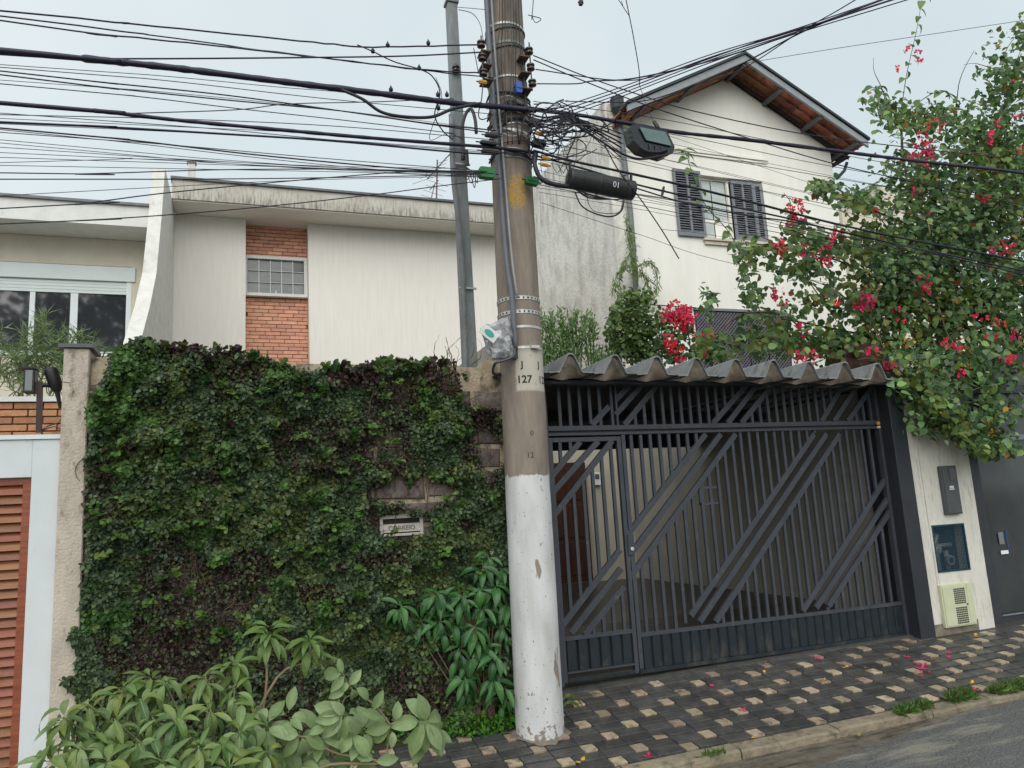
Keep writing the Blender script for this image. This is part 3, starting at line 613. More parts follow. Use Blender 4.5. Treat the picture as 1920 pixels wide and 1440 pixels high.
# pedestrian door
pd = thing('gate_door', 'narrow pedestrian door in the grey gate beside the pole', 'gate', (3.1, GY, 0))
M().box(GX0+.002, GX0+.034, GY-.02, GY+.02, .03, 2.215).build('stile', 'gate', pd)
M().box(3.425, 3.465, GY-.02, GY+.02, .03, 2.215).build('stile', 'gate', pd)
M().box(GX0+.036, 3.423, GY-.02, GY+.02, 2.175, 2.215).build('rail', 'gate', pd)
M().box(GX0+.036, 3.423, GY-.02, GY+.02, .385, .42).build('rail', 'gate', pd)
M().box(GX0+.036, 3.423, GY-.025, GY+.02, .03, .06).build('bottom_rail', 'gate_blue', pd); M().box(GX0+.036, 3.423, GY-.032, GY+.01, .105, .12).build('ledge', 'gate', pd)
bars(pd, GX0+.03, 3.42, .42, 2.175, door_hi+door_lo, GX0+.115)
diags(pd, door_hi+door_lo, .42, 2.175)
panel(pd, GX0+.036, 3.423, .122, .383)
# track sill
o = slab(2.6, 6.75, 6.52, 6.66, lambda X, Y: swz(X, Y)+.004, .05).build('threshold', 'tile_dark'); o['kind'] = 'structure'

# ================================================================ CANOPY of channel tiles
can = thing('tiled_canopy', 'grey channel tile canopy over the gate', 'canopy', (4.7, 6.6, 2.8))
PER = .436
prof = [(-.218, .0), (-.145, .004), (-.124, .0), (-.108, .010), (-.046, .128), (-.034, .152), (-.014, .166), (.014, .166), (.034, .152), (.046, .128), (.108, .010), (.124, 0), (.145, .004), (.218, 0)]
def tile(parent, cx, z0, Ya, Yb, jit):
    m = M(); n = len(prof); th = .012; rows = [(Ya, 0), (Ya+.02, .0), (Yb, .0)]
    vs = []
    for Y, dz in rows:
        for off in (0, -th):
            for u, v in prof:
                e = random.uniform(-.003, .003) if Y < Ya+.01 else 0
                vs.append((cx+u*(1.0 if off == 0 else .97), Y+e+(.0 if v > .01 else .015), z0+v+off+jit))
    fs = []
    for r in range(len(rows)-1):
        A, B = r*2*n, (r+1)*2*n
        for k in range(n-1):
            fs.append((A+k, A+k+1, B+k+1, B+k)); fs.append((A+n+k+1, A+n+k, B+n+k, B+n+k+1))
    for k in range(n-1): fs.append((k, n+k, n+k+1, k+1)); q = 4*n; fs.append((q+k, q+k+1, q+n+k+1, q+n+k))
    m.add(vs, fs).build('channel_tile', 'canopy', parent)
for k in range(-1, 9):
    cx = 2.765+PER*k; tile(can, cx, 2.748-.006*k, 6.06+random.uniform(-.01, .01), 8.6, random.uniform(-.004, .004))
for k in range(0, 9):                                 # mortar infill under every ridge
    cx = 2.765+PER*k; zz = 2.748-.006*k; m = M(); ring = []
    pf = [(-.15, -.020), (-.108, -.010), (-.046, .112), (-.022, .146), (0, .150), (.022, .146), (.046, .112), (.108, -.010), (.15, -.020)]
    ny = 5
    for j in range(ny):
        t = j/(ny-1); Y = 6.105+.20*t
        for u, v in pf:
            ring.append((cx+u, Y, zz+v if t == 0 else zz+v*(1-t)**.9-.034*math.sin(math.pi/2*t)*(1-abs(u)/.2)))
    n = len(pf); fs = [(j*n+k2, j*n+k2+1, (j+1)*n+k2+1, (j+1)*n+k2) for j in range(ny-1) for k2 in range(n-1)]
    m.add(ring, fs).build('mortar_fill', 'canopy_fill', can, smooth=True)
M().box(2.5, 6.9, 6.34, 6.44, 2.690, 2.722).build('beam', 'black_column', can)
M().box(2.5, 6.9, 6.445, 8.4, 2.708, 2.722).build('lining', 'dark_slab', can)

# ================================================================ GARAGE behind the gate
gar = thing('garage', 'shaded open garage seen through the bars of the gate', 'garage', (4.7, 10, .27))
M().box(2.2, 6.75, 12.5, 12.65, .2, 3.4).build('back_wall', 'garage_wall', gar)
M().box(6.72, 6.82, 6.86, 8.41, 0, 2.70).box(6.72, 6.82, 8.41, 12.5, 0, 2.6).build('side_wall', 'garage_side', gar)
M().box(2.3, 2.42, 6.72, 12.5, 0, 3.2).build('side_wall', 'garage_side', gar)
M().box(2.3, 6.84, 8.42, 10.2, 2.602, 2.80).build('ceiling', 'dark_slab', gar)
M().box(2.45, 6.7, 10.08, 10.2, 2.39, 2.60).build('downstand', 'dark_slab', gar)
gd = thing('house_door', 'dark reddish brown wooden door at the back of the garage', 'door', (5.4, 12.45, .27))
M().box(4.95, 5.79, 12.42, 12.49, .30, 2.36).build('door_leaf', 'wood_dark', gd)
for k in range(2):
    for j in range(3): M().box(5.02+k*.38, 5.34+k*.38, 12.405, 12.418, .42+j*.64, .98+j*.64).build('door_panel', 'wood_dark', gd, bevel=.006)
M().lathe((5.70, 12.40, 1.35), [(.02, 0), (.02, -.03), (.03, -.05), (.01, -.07)], 10, (0, 1, 0)).build('handle', 'steel_strap', gd)
ic = thing('intercom', 'pale intercom panel on the garage wall behind the gate bars', 'intercom', (6.05, 12.45, 2))
p0, p1 = P(1113, 886, 12.42), P(1128, 909, 12.42); M().box(p0.x, p1.x, 12.44, 12.49, p1.z, p0.z).build('housing', 'paper', ic, bevel=.004); M().box(p0.x+.03, p1.x-.03, 12.43, 12.439, p0.z-.11, p0.z-.03).build('screen', 'grey_door', ic)

# ================================================================ RIGHT-HAND PILLARS
bc = thing('gate_column', 'black painted column at the right end of the gate', 'column', (6.78, 6.5, 0))
M().box(6.70, 6.905, 6.42, 6.85, -.1, 2.86).build('shaft', 'black_column', bc, bevel=.006); M().box(6.38, 6.915, 6.62, 6.86, 2.903, 3.22).build('upper_block', 'wood_dark', bc, bevel=.01); M().box(6.69, 6.915, 6.41, 6.86, 2.862, 2.90).build('cap', 'black_column', bc)
wp = thing('white_pillar', 'stained white rendered pillar holding the utility cabinets', 'pillar', (7.35, 6.5, 0))
NX0, NX1, NZ0, NZ1 = 7.085, 7.560, .645, 1.150      # niche
m = M()
F = 6.45
m.box(6.92, 7.06, F+.012, 6.75, .0, 3.0).box(7.061, NX0, F, 6.75, .12, 3.0).box(NX1, 7.79, F, 6.75, -.1, 3.0).box(NX0, NX1, F, 6.75, NZ1, 3.0).box(NX0, NX1, F, 6.75, .12, NZ0)
m.box(NX0, NX1, 6.62, 6.75, NZ0, NZ1); m.build('wall_face', 'pillar_white', wp)
M().box(6.925, 7.62, F+.006, 6.7, -.1, .118).build('footing', 'pillar_base', wp); M().box(6.90, 7.81, F-.03, 6.77, 3.002, 3.05).build('cap', 'roof_metal', wp)
gc = thing('grey_cabinet', 'tall narrow dark grey meter cabinet high on the white pillar', 'meter box', (7.47, F-.03, 1.25))
p0, p1 = P(1763, 874, F-.05), P(1806, 963, F-.05)
M().box(p0.x, p1.x, F-.05, F-.001, p1.z, p0.z).build('housing', 'grey_door', gc, bevel=.005)
M().box(p0.x+.012, p1.x-.012, F-.058, F-.051, p1.z+.012, p0.z-.012).build('door', 'grey_door', gc, bevel=.002)
M().box(p0.x+.10, p1.x-.05, F-.064, F-.059, p0.z-.16, p0.z-.03).build('window', 'smoke_glass', gc)
zc = (p0.z+p1.z)/2+.02; M().box(p0.x+.075, p1.x-.085, F-.061, F-.0585, zc-.018, zc-.006).box(p0.x+.08, p1.x-.09, F-.061, F-.0585, zc+.0, zc+.024).build('sticker', 'paper', gc)
bg_ = thing('meter_niche', 'dark blue mesh grille over a niche with water meter valves', 'grille', (7.32, F, .65))
M().box(NX0+.003, NX1-.003, 6.585, 6.615, NZ0+.003, NZ1-.003).build('niche_back', 'niche', bg_)
m = M(); e = .016
m.box(NX0, NX1, F-.006, F+.016, NZ1-e, NZ1).box(NX0, NX1, F-.006, F+.016, NZ0, NZ0+e).box(NX0, NX0+e, F-.006, F+.016, NZ0+e, NZ1-e).box(NX1-e, NX1, F-.006, F+.016, NZ0+e, NZ1-e).build('frame', 'mesh_blue', bg_)
m = M()
for k in range(30): zz = NZ0+e+(NZ1-NZ0-2*e)*(k+.5)/30; m.box(NX0+e, NX1-e, F, F+.004, zz-.0022, zz+.0022)
for k in range(22): xx = NX0+e+(NX1-NX0-2*e)*(k+.5)/22; m.box(xx-.0016, xx+.0016, F+.004, F+.007, NZ0+e, NZ1-e)
m.build('wire_mesh', 'mesh_blue', bg_)
vm = thing('water_meter', 'metal valves and round gauge behind the blue mesh', 'meter', (7.3, 6.55, .66))
m = M(); m.tube([(7.22, 6.56, .66), (7.22, 6.56, .95), (7.25, 6.55, 1.05)], .03, 10).tube([(7.36, 6.56, .66), (7.36, 6.56, .86)], .028, 10).tube([(7.2, 6.55, .92), (7.44, 6.55, .92)], .022, 8).build('pipes', 'brass', vm, smooth=True)
M().lathe((7.36, 6.50, .76), [(.055, 0), (.055, .03), (.04, .04)], 18, (0, 1, 0)).build('gauge', 'brass', vm); M().lathe((7.36, 6.498, .76), [(.035, 0), (.035, -.002)], 14, (0, 1, 0)).build('dial', 'niche', vm)
M().lathe((7.24, 6.52, .88), [(.03, 0), (.045, .01), (.045, .03)], 12, (0, 1, 0)).build('valve_wheel', 'brass', vm)
gx = thing('gas_cabinet', 'pale green gas meter cabinet with square vent holes, near the ground', 'meter box', (7.32, F, .06))
p0, p1 = P(1763, 1098, F-.03), P(1833, 1170, F-.03); gx0, gx1, gz0, gz1 = p0.x, p1.x, p1.z, p0.z
M().box(gx0, gx1, F-.03, F+.012, gz0, gz1).build('housing', 'gas_cream', gx, bevel=.004)
M().box(gx0+.015, gx0+.355, F-.038, F-.031, gz0+.015, gz1-.015).build('door', 'gas_cream', gx, bevel=.002); M().box(gx0+.36, gx1-.012, F-.036, F-.031, gz0+.015, gz1-.015).build('side_strip', 'gas_cream', gx, bevel=.002)
for j, (za, zb) in enumerate(((gz0+.235, gz1-.04), (gz0+.03, gz0+.205))):
    m = M(); nx, nz = 7, 8
    for r in range(nz):
        for c in range(nx):
            X = gx0+.165+c*.0235; Z = za+(zb-za)*r/nz; m.box(X, X+.017, F-.0405, F-.0385, Z, Z+(zb-za)/nz*.70)
    m.build('vent_holes', 'ink', gx)
M().lathe((gx0+.335, F-.039, (gz0+gz1)/2+.0), [(.009, 0), (.009, -.006)], 10, (0, 1, 0)).build('latch', 'ink', gx)

# neighbour's dark glazed gate, far right
dg = thing('glazed_gate', 'dark framed gate with smoky reflective glass at the right edge', 'gate', (9, 6.6, 0))
M().box(7.80, 7.985, 6.50, 6.66, -.1, 3.1).build('post', 'dark_frame', dg); M().box(7.985, 12, 6.52, 6.62, 2.06, 2.12).build('rail', 'shutter_grey', dg); M().box(7.985, 12, 6.52, 6.62, 2.62, 2.72).build('rail', 'dark_frame', dg); M().box(7.985, 12, 6.52, 6.62, 3.0, 3.1).build('rail', 'dark_frame', dg)
M().box(7.985, 12, 6.52, 6.62, -.05, .10).build('bottom_rail', 'dark_frame', dg)
M().box(7.985, 12, 6.56, 6.57, .10, 2.06).build('pane', 'smoke_glass', dg); M().box(7.985, 12, 6.56, 6.57, 2.12, 2.62).build('pane', 'smoke_glass', dg); M().box(7.985, 12, 6.56, 6.57, 2.72, 3.0).build('pane', 'smoke_glass', dg)
M().box(8.0, 12, 6.505, 6.52, .10, .115).build('trim', 'pipe_grey', dg)
p0, p1 = P(1869, 995, 6.555), P(1892, 1036, 6.555)
M().box(p0.x+.13, p1.x, 6.548, 6.558, p1.z+.05, p0.z+.0).build('sticker', 'sticker_blue', dg); M().box(p0.x, p1.x-.06, 6.544, 6.547, p1.z+.10, p0.z-.02).build('sticker', 'pipe_grey', dg); M().box(p0.x, p1.x-.02, 6.544, 6.547, p1.z-.01, p1.z+.03).build('sticker', 'white_metal', dg)
M().box(8.15, 12, 6.75, 6.8, .12, .5).build('inner_panel', 'wood_dark', dg)
M().box(7.99, 12, 8.5, 8.6, 0, 3.2).build('inner_wall', 'garage_side', dg)
# ================================================================ FAR-LEFT HOUSE (white, roller shutter)
nh = thing('white_house', 'white house with flat eave and roller shutter window at the left edge', 'house', (-3, 12, 0))
m = M(); NY = 12.1
wz0, wz1, wx1 = 4.14, 5.20, -1.53
m.box(-9, wx1, NY, NY+.25, 5.47, 5.88).box(-9, -1.2, NY+.001, NY+.25, -.5, wz0).box(wx1, -1.2, NY, NY+.25, wz0, 5.88).box(-9, wx1, NY+.12, NY+.25, 5.20, 5.47)
m.box(-9, -1.2, NY+.25, 18, -.5, 5.88).build('wall', 'wall_cream2', nh)
M().box(-9, -1.21, 11.5, 18, 5.885, 6.19).build('eave_slab', 'white_trim', nh)
M().box(-9, -1.215, 11.46, 18, 6.192, 6.23).build('eave_flashing', 'pipe_grey', nh)
M().box(-9, wx1+.05, NY-.03, NY+.10, 5.235, 5.455).build('shutter_box', 'roller', nh, bevel=.004)
for k in range(4): M().box(-9, wx1-.005, NY+.01, NY+.03, 5.045+k*.047, 5.088+k*.047).build('roller_slat', 'roller', nh)
win = M().box(-9, wx1, NY-.02, NY+.08, wz0-.03, wz0+.03).box(wx1-.065, wx1, NY-.005, NY+.08, wz0+.03, 5.235).build('window_frame', 'white_metal', nh)
for a_, b_ in ((-2.83, -2.765), (-2.32, -2.225)): M().box(a_, b_, NY+.012, NY+.06, wz0+.03, 5.04).build('mullion', 'white_metal', win)
for a_, b_ in ((-5, -2.83), (-2.765, -2.32), (-2.225, wx1-.065)): M().box(a_, b_, NY+.035, NY+.045, wz0+.03, 5.04).build('pane', 'glass_dark', win)
M().box(wx1-.28, wx1-.09, NY+.2, NY+.22, 4.5, 4.88).build('curtain', 'curtain_orange', nh)
# party fin: a white wall blade whose front edge sweeps down towards the street
fn = thing('party_fin', 'white wall blade with a sloping front edge between the two houses', 'wall', (-1.1, 10.5, 3))
poly = [(11.25, 6.68), (10.95, 5.9), (10.42, 4.86), (9.75, 4.22), (8.95, 3.60), (8.6, 3.2), (8.6, 1.5), (13.0, 1.5), (13.0, 6.75), (11.4, 6.72)]
M().prism(poly, lambda u, v, d: (d, u, v), -1.195, -1.03).build('blade', 'fin', fn)

# ================================================================ LEFT HOUSE (cream, brick panel)
lh = thing('cream_house', 'cream rendered house with flat roof and a narrow brick panel', 'house', (1.7, 13, 0))
HX0, HX1, HY = -1.03, 4.78, 13.0
m = M(); SZ = 6.735
m.box(HX0, .075, HY, HY+.3, -.5, SZ-.024).box(1.10, HX1, HY, HY+.3, -.5, SZ-.024)
m.box(HX0, HX1, HY+.46, 20, -.5, SZ-.02).build('wall', 'wall_cream', lh)
M().box(.076, 1.099, HY+.335, HY+.415, -.5, SZ-.01).build('joint_backing', 'brick_joint', lh)
# roof with stained fascia; eave overhang 0.6
M().box(HX0+.002, HX1, 12.40, 20, SZ, 7.055).build('roof_slab', 'fascia', lh)
M().box(HX0+.01, HX1-.01, 12.43, 13.45, SZ-.022, SZ-.002).build('soffit', 'wall_cream', lh)
M().box(HX0-.02, HX1, 12.36, 20, 7.057, 7.095).build('roof_flashing', 'roof_metal', lh)
fw = M(); wl, wr, wt, wb = .085, 1.085, 6.115, 5.455
YB = HY+.30
# rows of bricks
bm_ = M().box(-.121, .121, -.03, .03, -.0285, .0285); bb = piece(bm_, 'brick', bevel=.004)
def brow(z, k):
    off = .25*(k*.37 % 1); X = .076-off
    while X < 1.099:
        a_, b_ = max(X+.004, .078), min(X+.246, 1.097)
        if b_-a_ > .03:
            o = inst(bb, 'brick', lh, ((a_+b_)/2, YB+.005+random.uniform(-.005, .004), z)); o.scale = ((b_-a_)/.242, 1, 1)
        X += .25
z = 6.69; k = 0
while z > 3.6:
    if not (wb-.04 < z < wt+.04): brow(z, k)
    z -= .0655; k += 1
wf = M(); Yw = HY+.20
wf.box(.078, 1.097, Yw, Yw+.12, wt-.02, wt+.035).box(.078, 1.097, Yw-.03, Yw+.12, wb-.03, wb+.02).box(.078, .105, Yw, Yw+.12, wb+.02, wt-.02).box(1.04, 1.097, Yw, Yw+.12, wb+.02, wt-.02)
wf = wf.build('window', 'white_trim', lh)
xs = np.linspace(.105, 1.04, 6); zs = np.linspace(wb+.02, wt-.02, 4)
for x_ in xs[1:-1]: M().box(x_-.006, x_+.006, Yw+.035, Yw+.05, wb+.02, wt-.02).build('glazing_bar', 'white_trim', wf)
for z_ in zs[1:-1]: M().box(.105, 1.04, Yw+.030, Yw+.034, z_-.004, z_+.004).build('glazing_bar', 'white_trim', wf)
for i in range(5):
    for j in range(3):
        t = random.uniform(-.006, .006); M().add([(xs[i]+.005, Yw+.06+t, zs[j]+.005), (xs[i+1]-.005, Yw+.06-t, zs[j]+.005), (xs[i+1]-.005, Yw+.06-t, zs[j+1]-.005), (xs[i]+.005, Yw+.06+t, zs[j+1]-.005)], [(0, 1, 2, 3)]).build('pane', 'glass_grid', wf)
M().tube([(.57, Yw+.03, 5.475), (.57, Yw+.0, 5.53)], .018, 6).build('latch', 'white_trim', wf)
ch = solo(M().box(-.90, -.78, 13.9, 14.02, 7.05, 8.07).box(-.92, -.76, 13.88, 14.04, 8.07, 8.11), 'vent_stack', 'wall_rough', 'small pale square vent stack rising above the cream house roof', 'chimney')
# tv aerial
an = thing('tv_aerial', 'thin rusty television aerial behind the galvanised column', 'aerial', (3.7, 14, 7.1))
q = lambda x, y: P(x, y, 14)
M().tube([q(818, 388), q(820, 300)], .016, 5).build('mast', 'antenna', an); M().tube([q(801, 336), q(846, 286)], .012, 5).tube([q(806, 356), q(822, 338)], .010, 5).tube([q(808, 374), q(815, 345)], .010, 5).build('boom', 'antenna', an)
m = M()
for k in range(7):
    t = k/6; c = q(801+45*t, 336-50*t); m.tube([c+Vector((-.30+.05*k, 0, -.13+.02*k)), c+Vector((.30-.05*k, 0, .13-.02*k))], .004, 4)
for k in range(4): c = q(807+5*k, 371-9*k); m.tube([c+Vector((-.2, 0, .05)), c+Vector((.2, 0, -.05))], .004, 4)
m.build('rods', 'antenna', an, kind='stuff')

# ================================================================ GABLED HOUSE
gh = thing('gabled_house', 'tall white gabled house with clay tiled roof and grey shutters', 'house', (9.8, 12.5, 0))
A0, A1, AY, AP = 7.20, 12.375, 12.5, 9.81
pz = 10.46; ez = 9.10
ox0, ox1, oz0, oz1 = 8.90, 10.43, 6.80, 8.17
gx0_, gx1_, gz1_ = 8.42, 10.62, 5.27
m = M(); B = AY+.3
m.box(A0, ox0, AY, B, -.5, ez).box(ox1, A1, AY, B, -.5, ez).box(ox0, ox1, AY, B, oz1, ez).box(ox0, ox1, AY, B, gz1_, oz0)
m.prism([(A0, ez), (A1, ez), (A1, ez+.02), (AP, pz), (A0, ez+.02)], lambda u, v, d: (u, d, v), AY, B)
m.box(A0, A1, B, 20, -.5, ez).build('wall', 'wall_house', gh)
# roof
RY0, RY1 = 11.85, 20
def roofpt(side, t, Y, dz=0):     # t = 0 ridge .. 1 eave
    X = AP+(2.98 if side > 0 else -2.86)*t; return Vector((X, Y, 10.55-1.56*t*(1 if side > 0 else .965)+dz))
for side in (1, -1):
    a, b = roofpt(side, 0, RY0), roofpt(side, 1, RY0)
    poly = [(a.x, a.z+.05), (b.x, b.z+.05), (b.x, b.z-.10), (a.x, a.z-.10)]
    M().prism(poly, lambda u, v, d: (u, d, v), RY0-.03, RY0+.02).build('verge_board', 'verge', gh)
    poly = [(a.x, a.z+.11), (b.x+.03*side, b.z+.11), (b.x+.03*side, b.z+.055), (a.x, a.z+.055)]
    M().prism(poly, lambda u, v, d: (u, d, v), RY0-.07, RY0+.25).build('verge_capping', 'verge_dark', gh)
    # clay tiles, laid in rows; the undersides show below the verge
    n = 10
    tl = M(); L_ = .36
    for s_ in range(5):
        t0, t1 = math.pi*s_/5, math.pi*(s_+1)/5
        tl.add([(-.1*math.cos(t0), -L_/2, .045*math.sin(t0)), (-.1*math.cos(t1), -L_/2, .045*math.sin(t1)), (-.085*math.cos(t1), L_/2, .04*math.sin(t1)), (-.085*math.cos(t0), L_/2, .04*math.sin(t0))], [(0, 1, 2, 3)])
    tl.v = [(x_*1.12, y_, z_*1.5) for x_, y_, z_ in tl.v]; nv = len(tl.v); tl.v += [(x_*.9, y_, z_*.85-.004) for x_, y_, z_ in tl.v]; tl.f += [tuple(i+nv for i in reversed(f)) for f in tl.f]
    tp = piece(tl, 'clay')
    sl_ = (b-a).normalized(); nrm = Vector((-sl_.z*side, 0, sl_.x*side)) if side > 0 else Vector((sl_.z, 0, -sl_.x)); nrm = Vector((0, 1, 0)).cross(sl_); nrm = nrm if nrm.z > 0 else -nrm
    Ls = (b-a).length
    for r in range(4):
        for c in range(10):
            p_ = a+sl_*(Ls*(c+.5)/10)+Vector((0, .16+r*.205, 0))+nrm*(-.03+random.uniform(-.008, .008))
            X_ = Vector((0, 1, 0)); Yv = -sl_; Zv = X_.cross(Yv)
            m4 = Matrix(((X_.x, Yv.x, Zv.x, p_.x), (X_.y, Yv.y, Zv.y, p_.y), (X_.z, Yv.z, Zv.z, p_.z), (0, 0, 0, 1))) @ Matrix.Rotation(random.uniform(-.05, .05), 4, 'Z')
            inst(tp, 'roof_tile', gh, None, m4=m4)
    # remaining field of the roof
    M().add([roofpt(side, 0, RY0+.05, .05), roofpt(side, 1, RY0+.05, .05), roofpt(side, 1, RY1, .05), roofpt(side, 0, RY1, .05), roofpt(side, 0, RY0+.05, .09), roofpt(side, 1, RY0+.05, .09), roofpt(side, 1, RY1, .09), roofpt(side, 0, RY1, .09)],
            [(0, 1, 2, 3), (7, 6, 5, 4), (0, 4, 5, 1), (1, 5, 6, 2), (3, 2, 6, 7)]).build('roof', 'clay', gh)
    for t in (.30, .62, .93) if side > 0 else (.45, .86):
        c = roofpt(side, t, 0, -.10); M().beam((c.x, RY0+.03, c.z), (c.x, 13, c.z), .07, .09, (0, 0, 1)).build('rafter', 'rafter', gh)
    m = M()
    for k in range(6): c = roofpt(side, (k+.3)/6, 0, -.045); 
    M().add([roofpt(side, .02, AY-.12, -.05), roofpt(side, 1, AY-.12, -.05), roofpt(side, 1, AY-.08, -.12), roofpt(side, .02, AY-.08, -.12)], [(0, 1, 2, 3)]).build('wall_batten', 'rafter_dark', gh)
c = roofpt(1, 0, 0, -.12); M().beam((c.x, RY0+.03, c.z), (c.x, 13, c.z), .08, .10, (0, 0, 1)).build('ridge_beam', 'rafter', gh)
M().beam(roofpt(1, .97, RY0+.5, -.12), roofpt(1, .97, 20, -.12), .16, .02, (0, 0, 1)).build('eave_lining', 'rafter_dark', gh)
M().tube([P(1588, 305, 12.3), P(1583, 320, 12.3), P(1569, 335, 12.3)], .035, 7).build('gutter_outlet', 'verge_dark', gh, smooth=True)
# mouldings, sill
p = P(1190, 272, 12.5); p2 = P(1438, 302, 12.5)
M().box(p.x+.25, p2.x, AY-.05, AY-.002, p2.z-.02, p2.z+.025).box(p.x+.3, p2.x-.03, AY-.03, AY-.002, p2.z-.075, p2.z-.035).build('string_moulding', 'wall_house', gh)
M().box(8.80, 10.52, AY-.09, AY+.05, 6.735, 6.785).box(8.83, 10.49, AY-.05, AY-.002, 6.66, 6.732).build('window_sill', 'moulding', gh)
# window with sash, two grey louvred shutters and a folded leaf
wn = M(); wn.box(ox0, ox1, AY+.10, AY+.16, oz1-.05, oz1).box(ox0, ox0+.05, AY+.10, AY+.16, oz0, oz1-.05).box(ox1-.05, ox1, AY+.10, AY+.16, oz0, oz1-.05).box(9.56, 9.61, AY+.06, AY+.12, oz0, oz1-.05).box(ox0+.05, 9.56, AY+.12, AY+.15, 7.20, 7.25)
wn = wn.build('window', 'wall_house', gh)
M().box(ox0+.05, 9.20, AY+.13, AY+.137, oz0, oz1-.05).build('pane', 'glass_pale', wn); M().box(9.22, 9.55, AY+.125, AY+.132, 7.25, oz1-.06).build('pane', 'glass_pale', wn)
M().box(9.22, 9.55, AY+.125, AY+.132, oz0, 7.20).build('lower_panel', 'wall_house', wn); M().box(ox0-.01, ox1+.01, AY+.2, AY+.22, oz0, oz1).build('blind', 'shutter_dark', wn)
def shutter(o, ux, w, z0, z1, cols, parent):
    """louvred leaf from o along horizontal unit ux"""
    o = Vector(o); ux = Vector(ux).normalized(); ny = Vector((0, 0, 1)).cross(ux); ny = ny if ny.y < 0 else -ny
    def bx(m, a, b, c, d, t0, t1):
        vs = [o+ux*u+Vector((0, 0, v-o.z))+ny*t for t in (t0, t1) for u, v in ((a, c), (b, c), (b, d), (a, d))]
        m.add(vs, [(3, 2, 1, 0), (4, 5, 6, 7), (0, 1, 5, 4), (1, 2, 6, 5), (2, 3, 7, 6), (3, 0, 4, 7)])
    m = M(); st = .05; bx(m, 0, st, z0, z1, 0, .04); bx(m, w-st, w, z0, z1, 0, .04); bx(m, st, w-st, z0, z0+.10, 0, .04); bx(m, st, w-st, z1-.06, z1, 0, .04)
    cw = (w-2*st-(cols-1)*.05)/cols
    for c in range(1, cols): bx(m, st+c*cw+(c-1)*.05, st+c*(cw+.05), z0+.10, z1-.06, 0, .038)
    bx(m, st, w-st, (z0+z1)/2-.03, (z0+z1)/2+.03, .002, .036)
    s = m.build('shutter', 'shutter_grey', parent); m = M(); bx(m, st, w-st, z0+.1, z1-.06, .0005, .004); m.build('shutter_back', 'shutter_dark', s)
    m = M(); n = 24
    for c in range(cols):
        a = st+c*(cw+.05)
        for k in range(n):
            zz = z0+.10+(z1-z0-.16)*(k+.5)/n
            m.add([o+ux*u+Vector((0, 0, v-o.z))+ny*t for u, v, t in ((a, zz-.016, .03), (a+cw, zz-.016, .03), (a+cw, zz+.014, .010), (a, zz+.014, .010))], [(0, 1, 2, 3)])
    m.build('shutter_louvres', 'shutter_slat', s, kind='stuff')
shutter((8.22, AY-.02, 0), (1, 0, 0), .645, 6.80, 8.22, 2, gh)
shutter((9.62, AY+.02, 0), (1, 0, 0), .56, 6.81, 8.11, 2, gh); shutter((10.19, AY+.05, 0), (1, -.25, 0), .20, 6.81, 8.10, 1, gh)
# ground-floor window with a diamond grille
M().box(gx0_, gx1_, AY-.02, AY-.004, 4.0, gz1_).build('grille_back', 'grille_dark', gh)
m = M(); st = .075
x0, x1, z0, z1 = gx0_+.02, gx1_-.02, 4.1, gz1_-.03
k = -30
while k < 60:
    for s_ in (1, -1):
        pts = []
        c0 = x0+k*st
        for u in (0, 1):
            Z = z0+(z1-z0)*u; X = c0+s_*(Z-z0); pts.append((X, Z))
        (xa, za), (xb, zb) = pts
        def clip(xa, za, xb, zb):
            ts = [0, 1]
            if xa == xb: return None
            ta, tb = (x0-xa)/(xb-xa), (x1-xa)/(xb-xa); lo, hi = max(0, min(ta, tb)), min(1, max(ta, tb))
            return (xa+(xb-xa)*lo, za+(zb-za)*lo, xa+(xb-xa)*hi, za+(zb-za)*hi) if hi > lo else None
        r = clip(xa, za, xb, zb)
        if r: m.beam((r[0], AY-.032-.006*s_, r[1]), (r[2], AY-.032-.006*s_, r[3]), .011, .005)
    k += 1
m.build('diamond_grille', 'grille', gh, kind='stuff')
M().box(gx0_-.02, gx1_+.02, AY-.05, AY-.002, gz1_, gz1_+.05).build('grille_frame', 'shutter_grey', gh)
M().tube([P(1200, 570, 12.44), P(1305, 577, 12.44)], .012, 5).build('wall_conduit', 'iron_rust', gh)
# party wall left of the house
pw = thing('party_wall', 'high weathered rough wall along the left side of the gabled house', 'wall', (7, 14, 0))
poly = [(12.52, -.5), (12.52, 9.50), (12.58, 9.54), (27, 9.54), (27, -.5)]
M().prism(poly, lambda u, v, d: (d, u, v), 6.83, 7.16).build('wall_face', 'wall_rough', pw)
# soil pipe
sp_ = thing('soil_pipe', 'grey drain pipe down the corner of the gabled house', 'pipe', (7.12, 12.4, 2.8))
M().tube([P(1160, 212, 12.4), P(1166, 262, 12.4), P(1182, 400, 12.4), P(1197, 600, 12.4), (7.11, 12.4, 2.8)], .055, 10).build('pipe', 'pipe_grey', sp_, smooth=True)
M().lathe(P(1158, 205, 12.4), [(.055, -.12), (.13, 0), (.14, .22)], 10).build('hopper', 'verge_dark', sp_)
for y in (330, 470): M().lathe(P(1172 if y < 400 else 1187, y, 12.4), [(.068, 0), (.068, .08)], 10).build('collar', 'pipe_grey', sp_)
# small house further back
fh = thing('distant_house', 'low pale house between the gabled house and the bougainvillea', 'house', (17.5, 16, 0))
a = P(1576, 384, 16); b = P(1645, 345, 16)
M().prism([(a.x, -.5), (a.x, a.z), (b.x, b.z), (b.x+3, b.z-.6), (b.x+3, -.5)], lambda u, v, d: (u, d, v), 16, 19).build('wall', 'wall_cream2', fh)
M().beam((a.x-.1, 15.95, a.z+.05), (b.x, 15.95, b.z+.05), .06, .3).build('roof_edge', 'verge', fh)

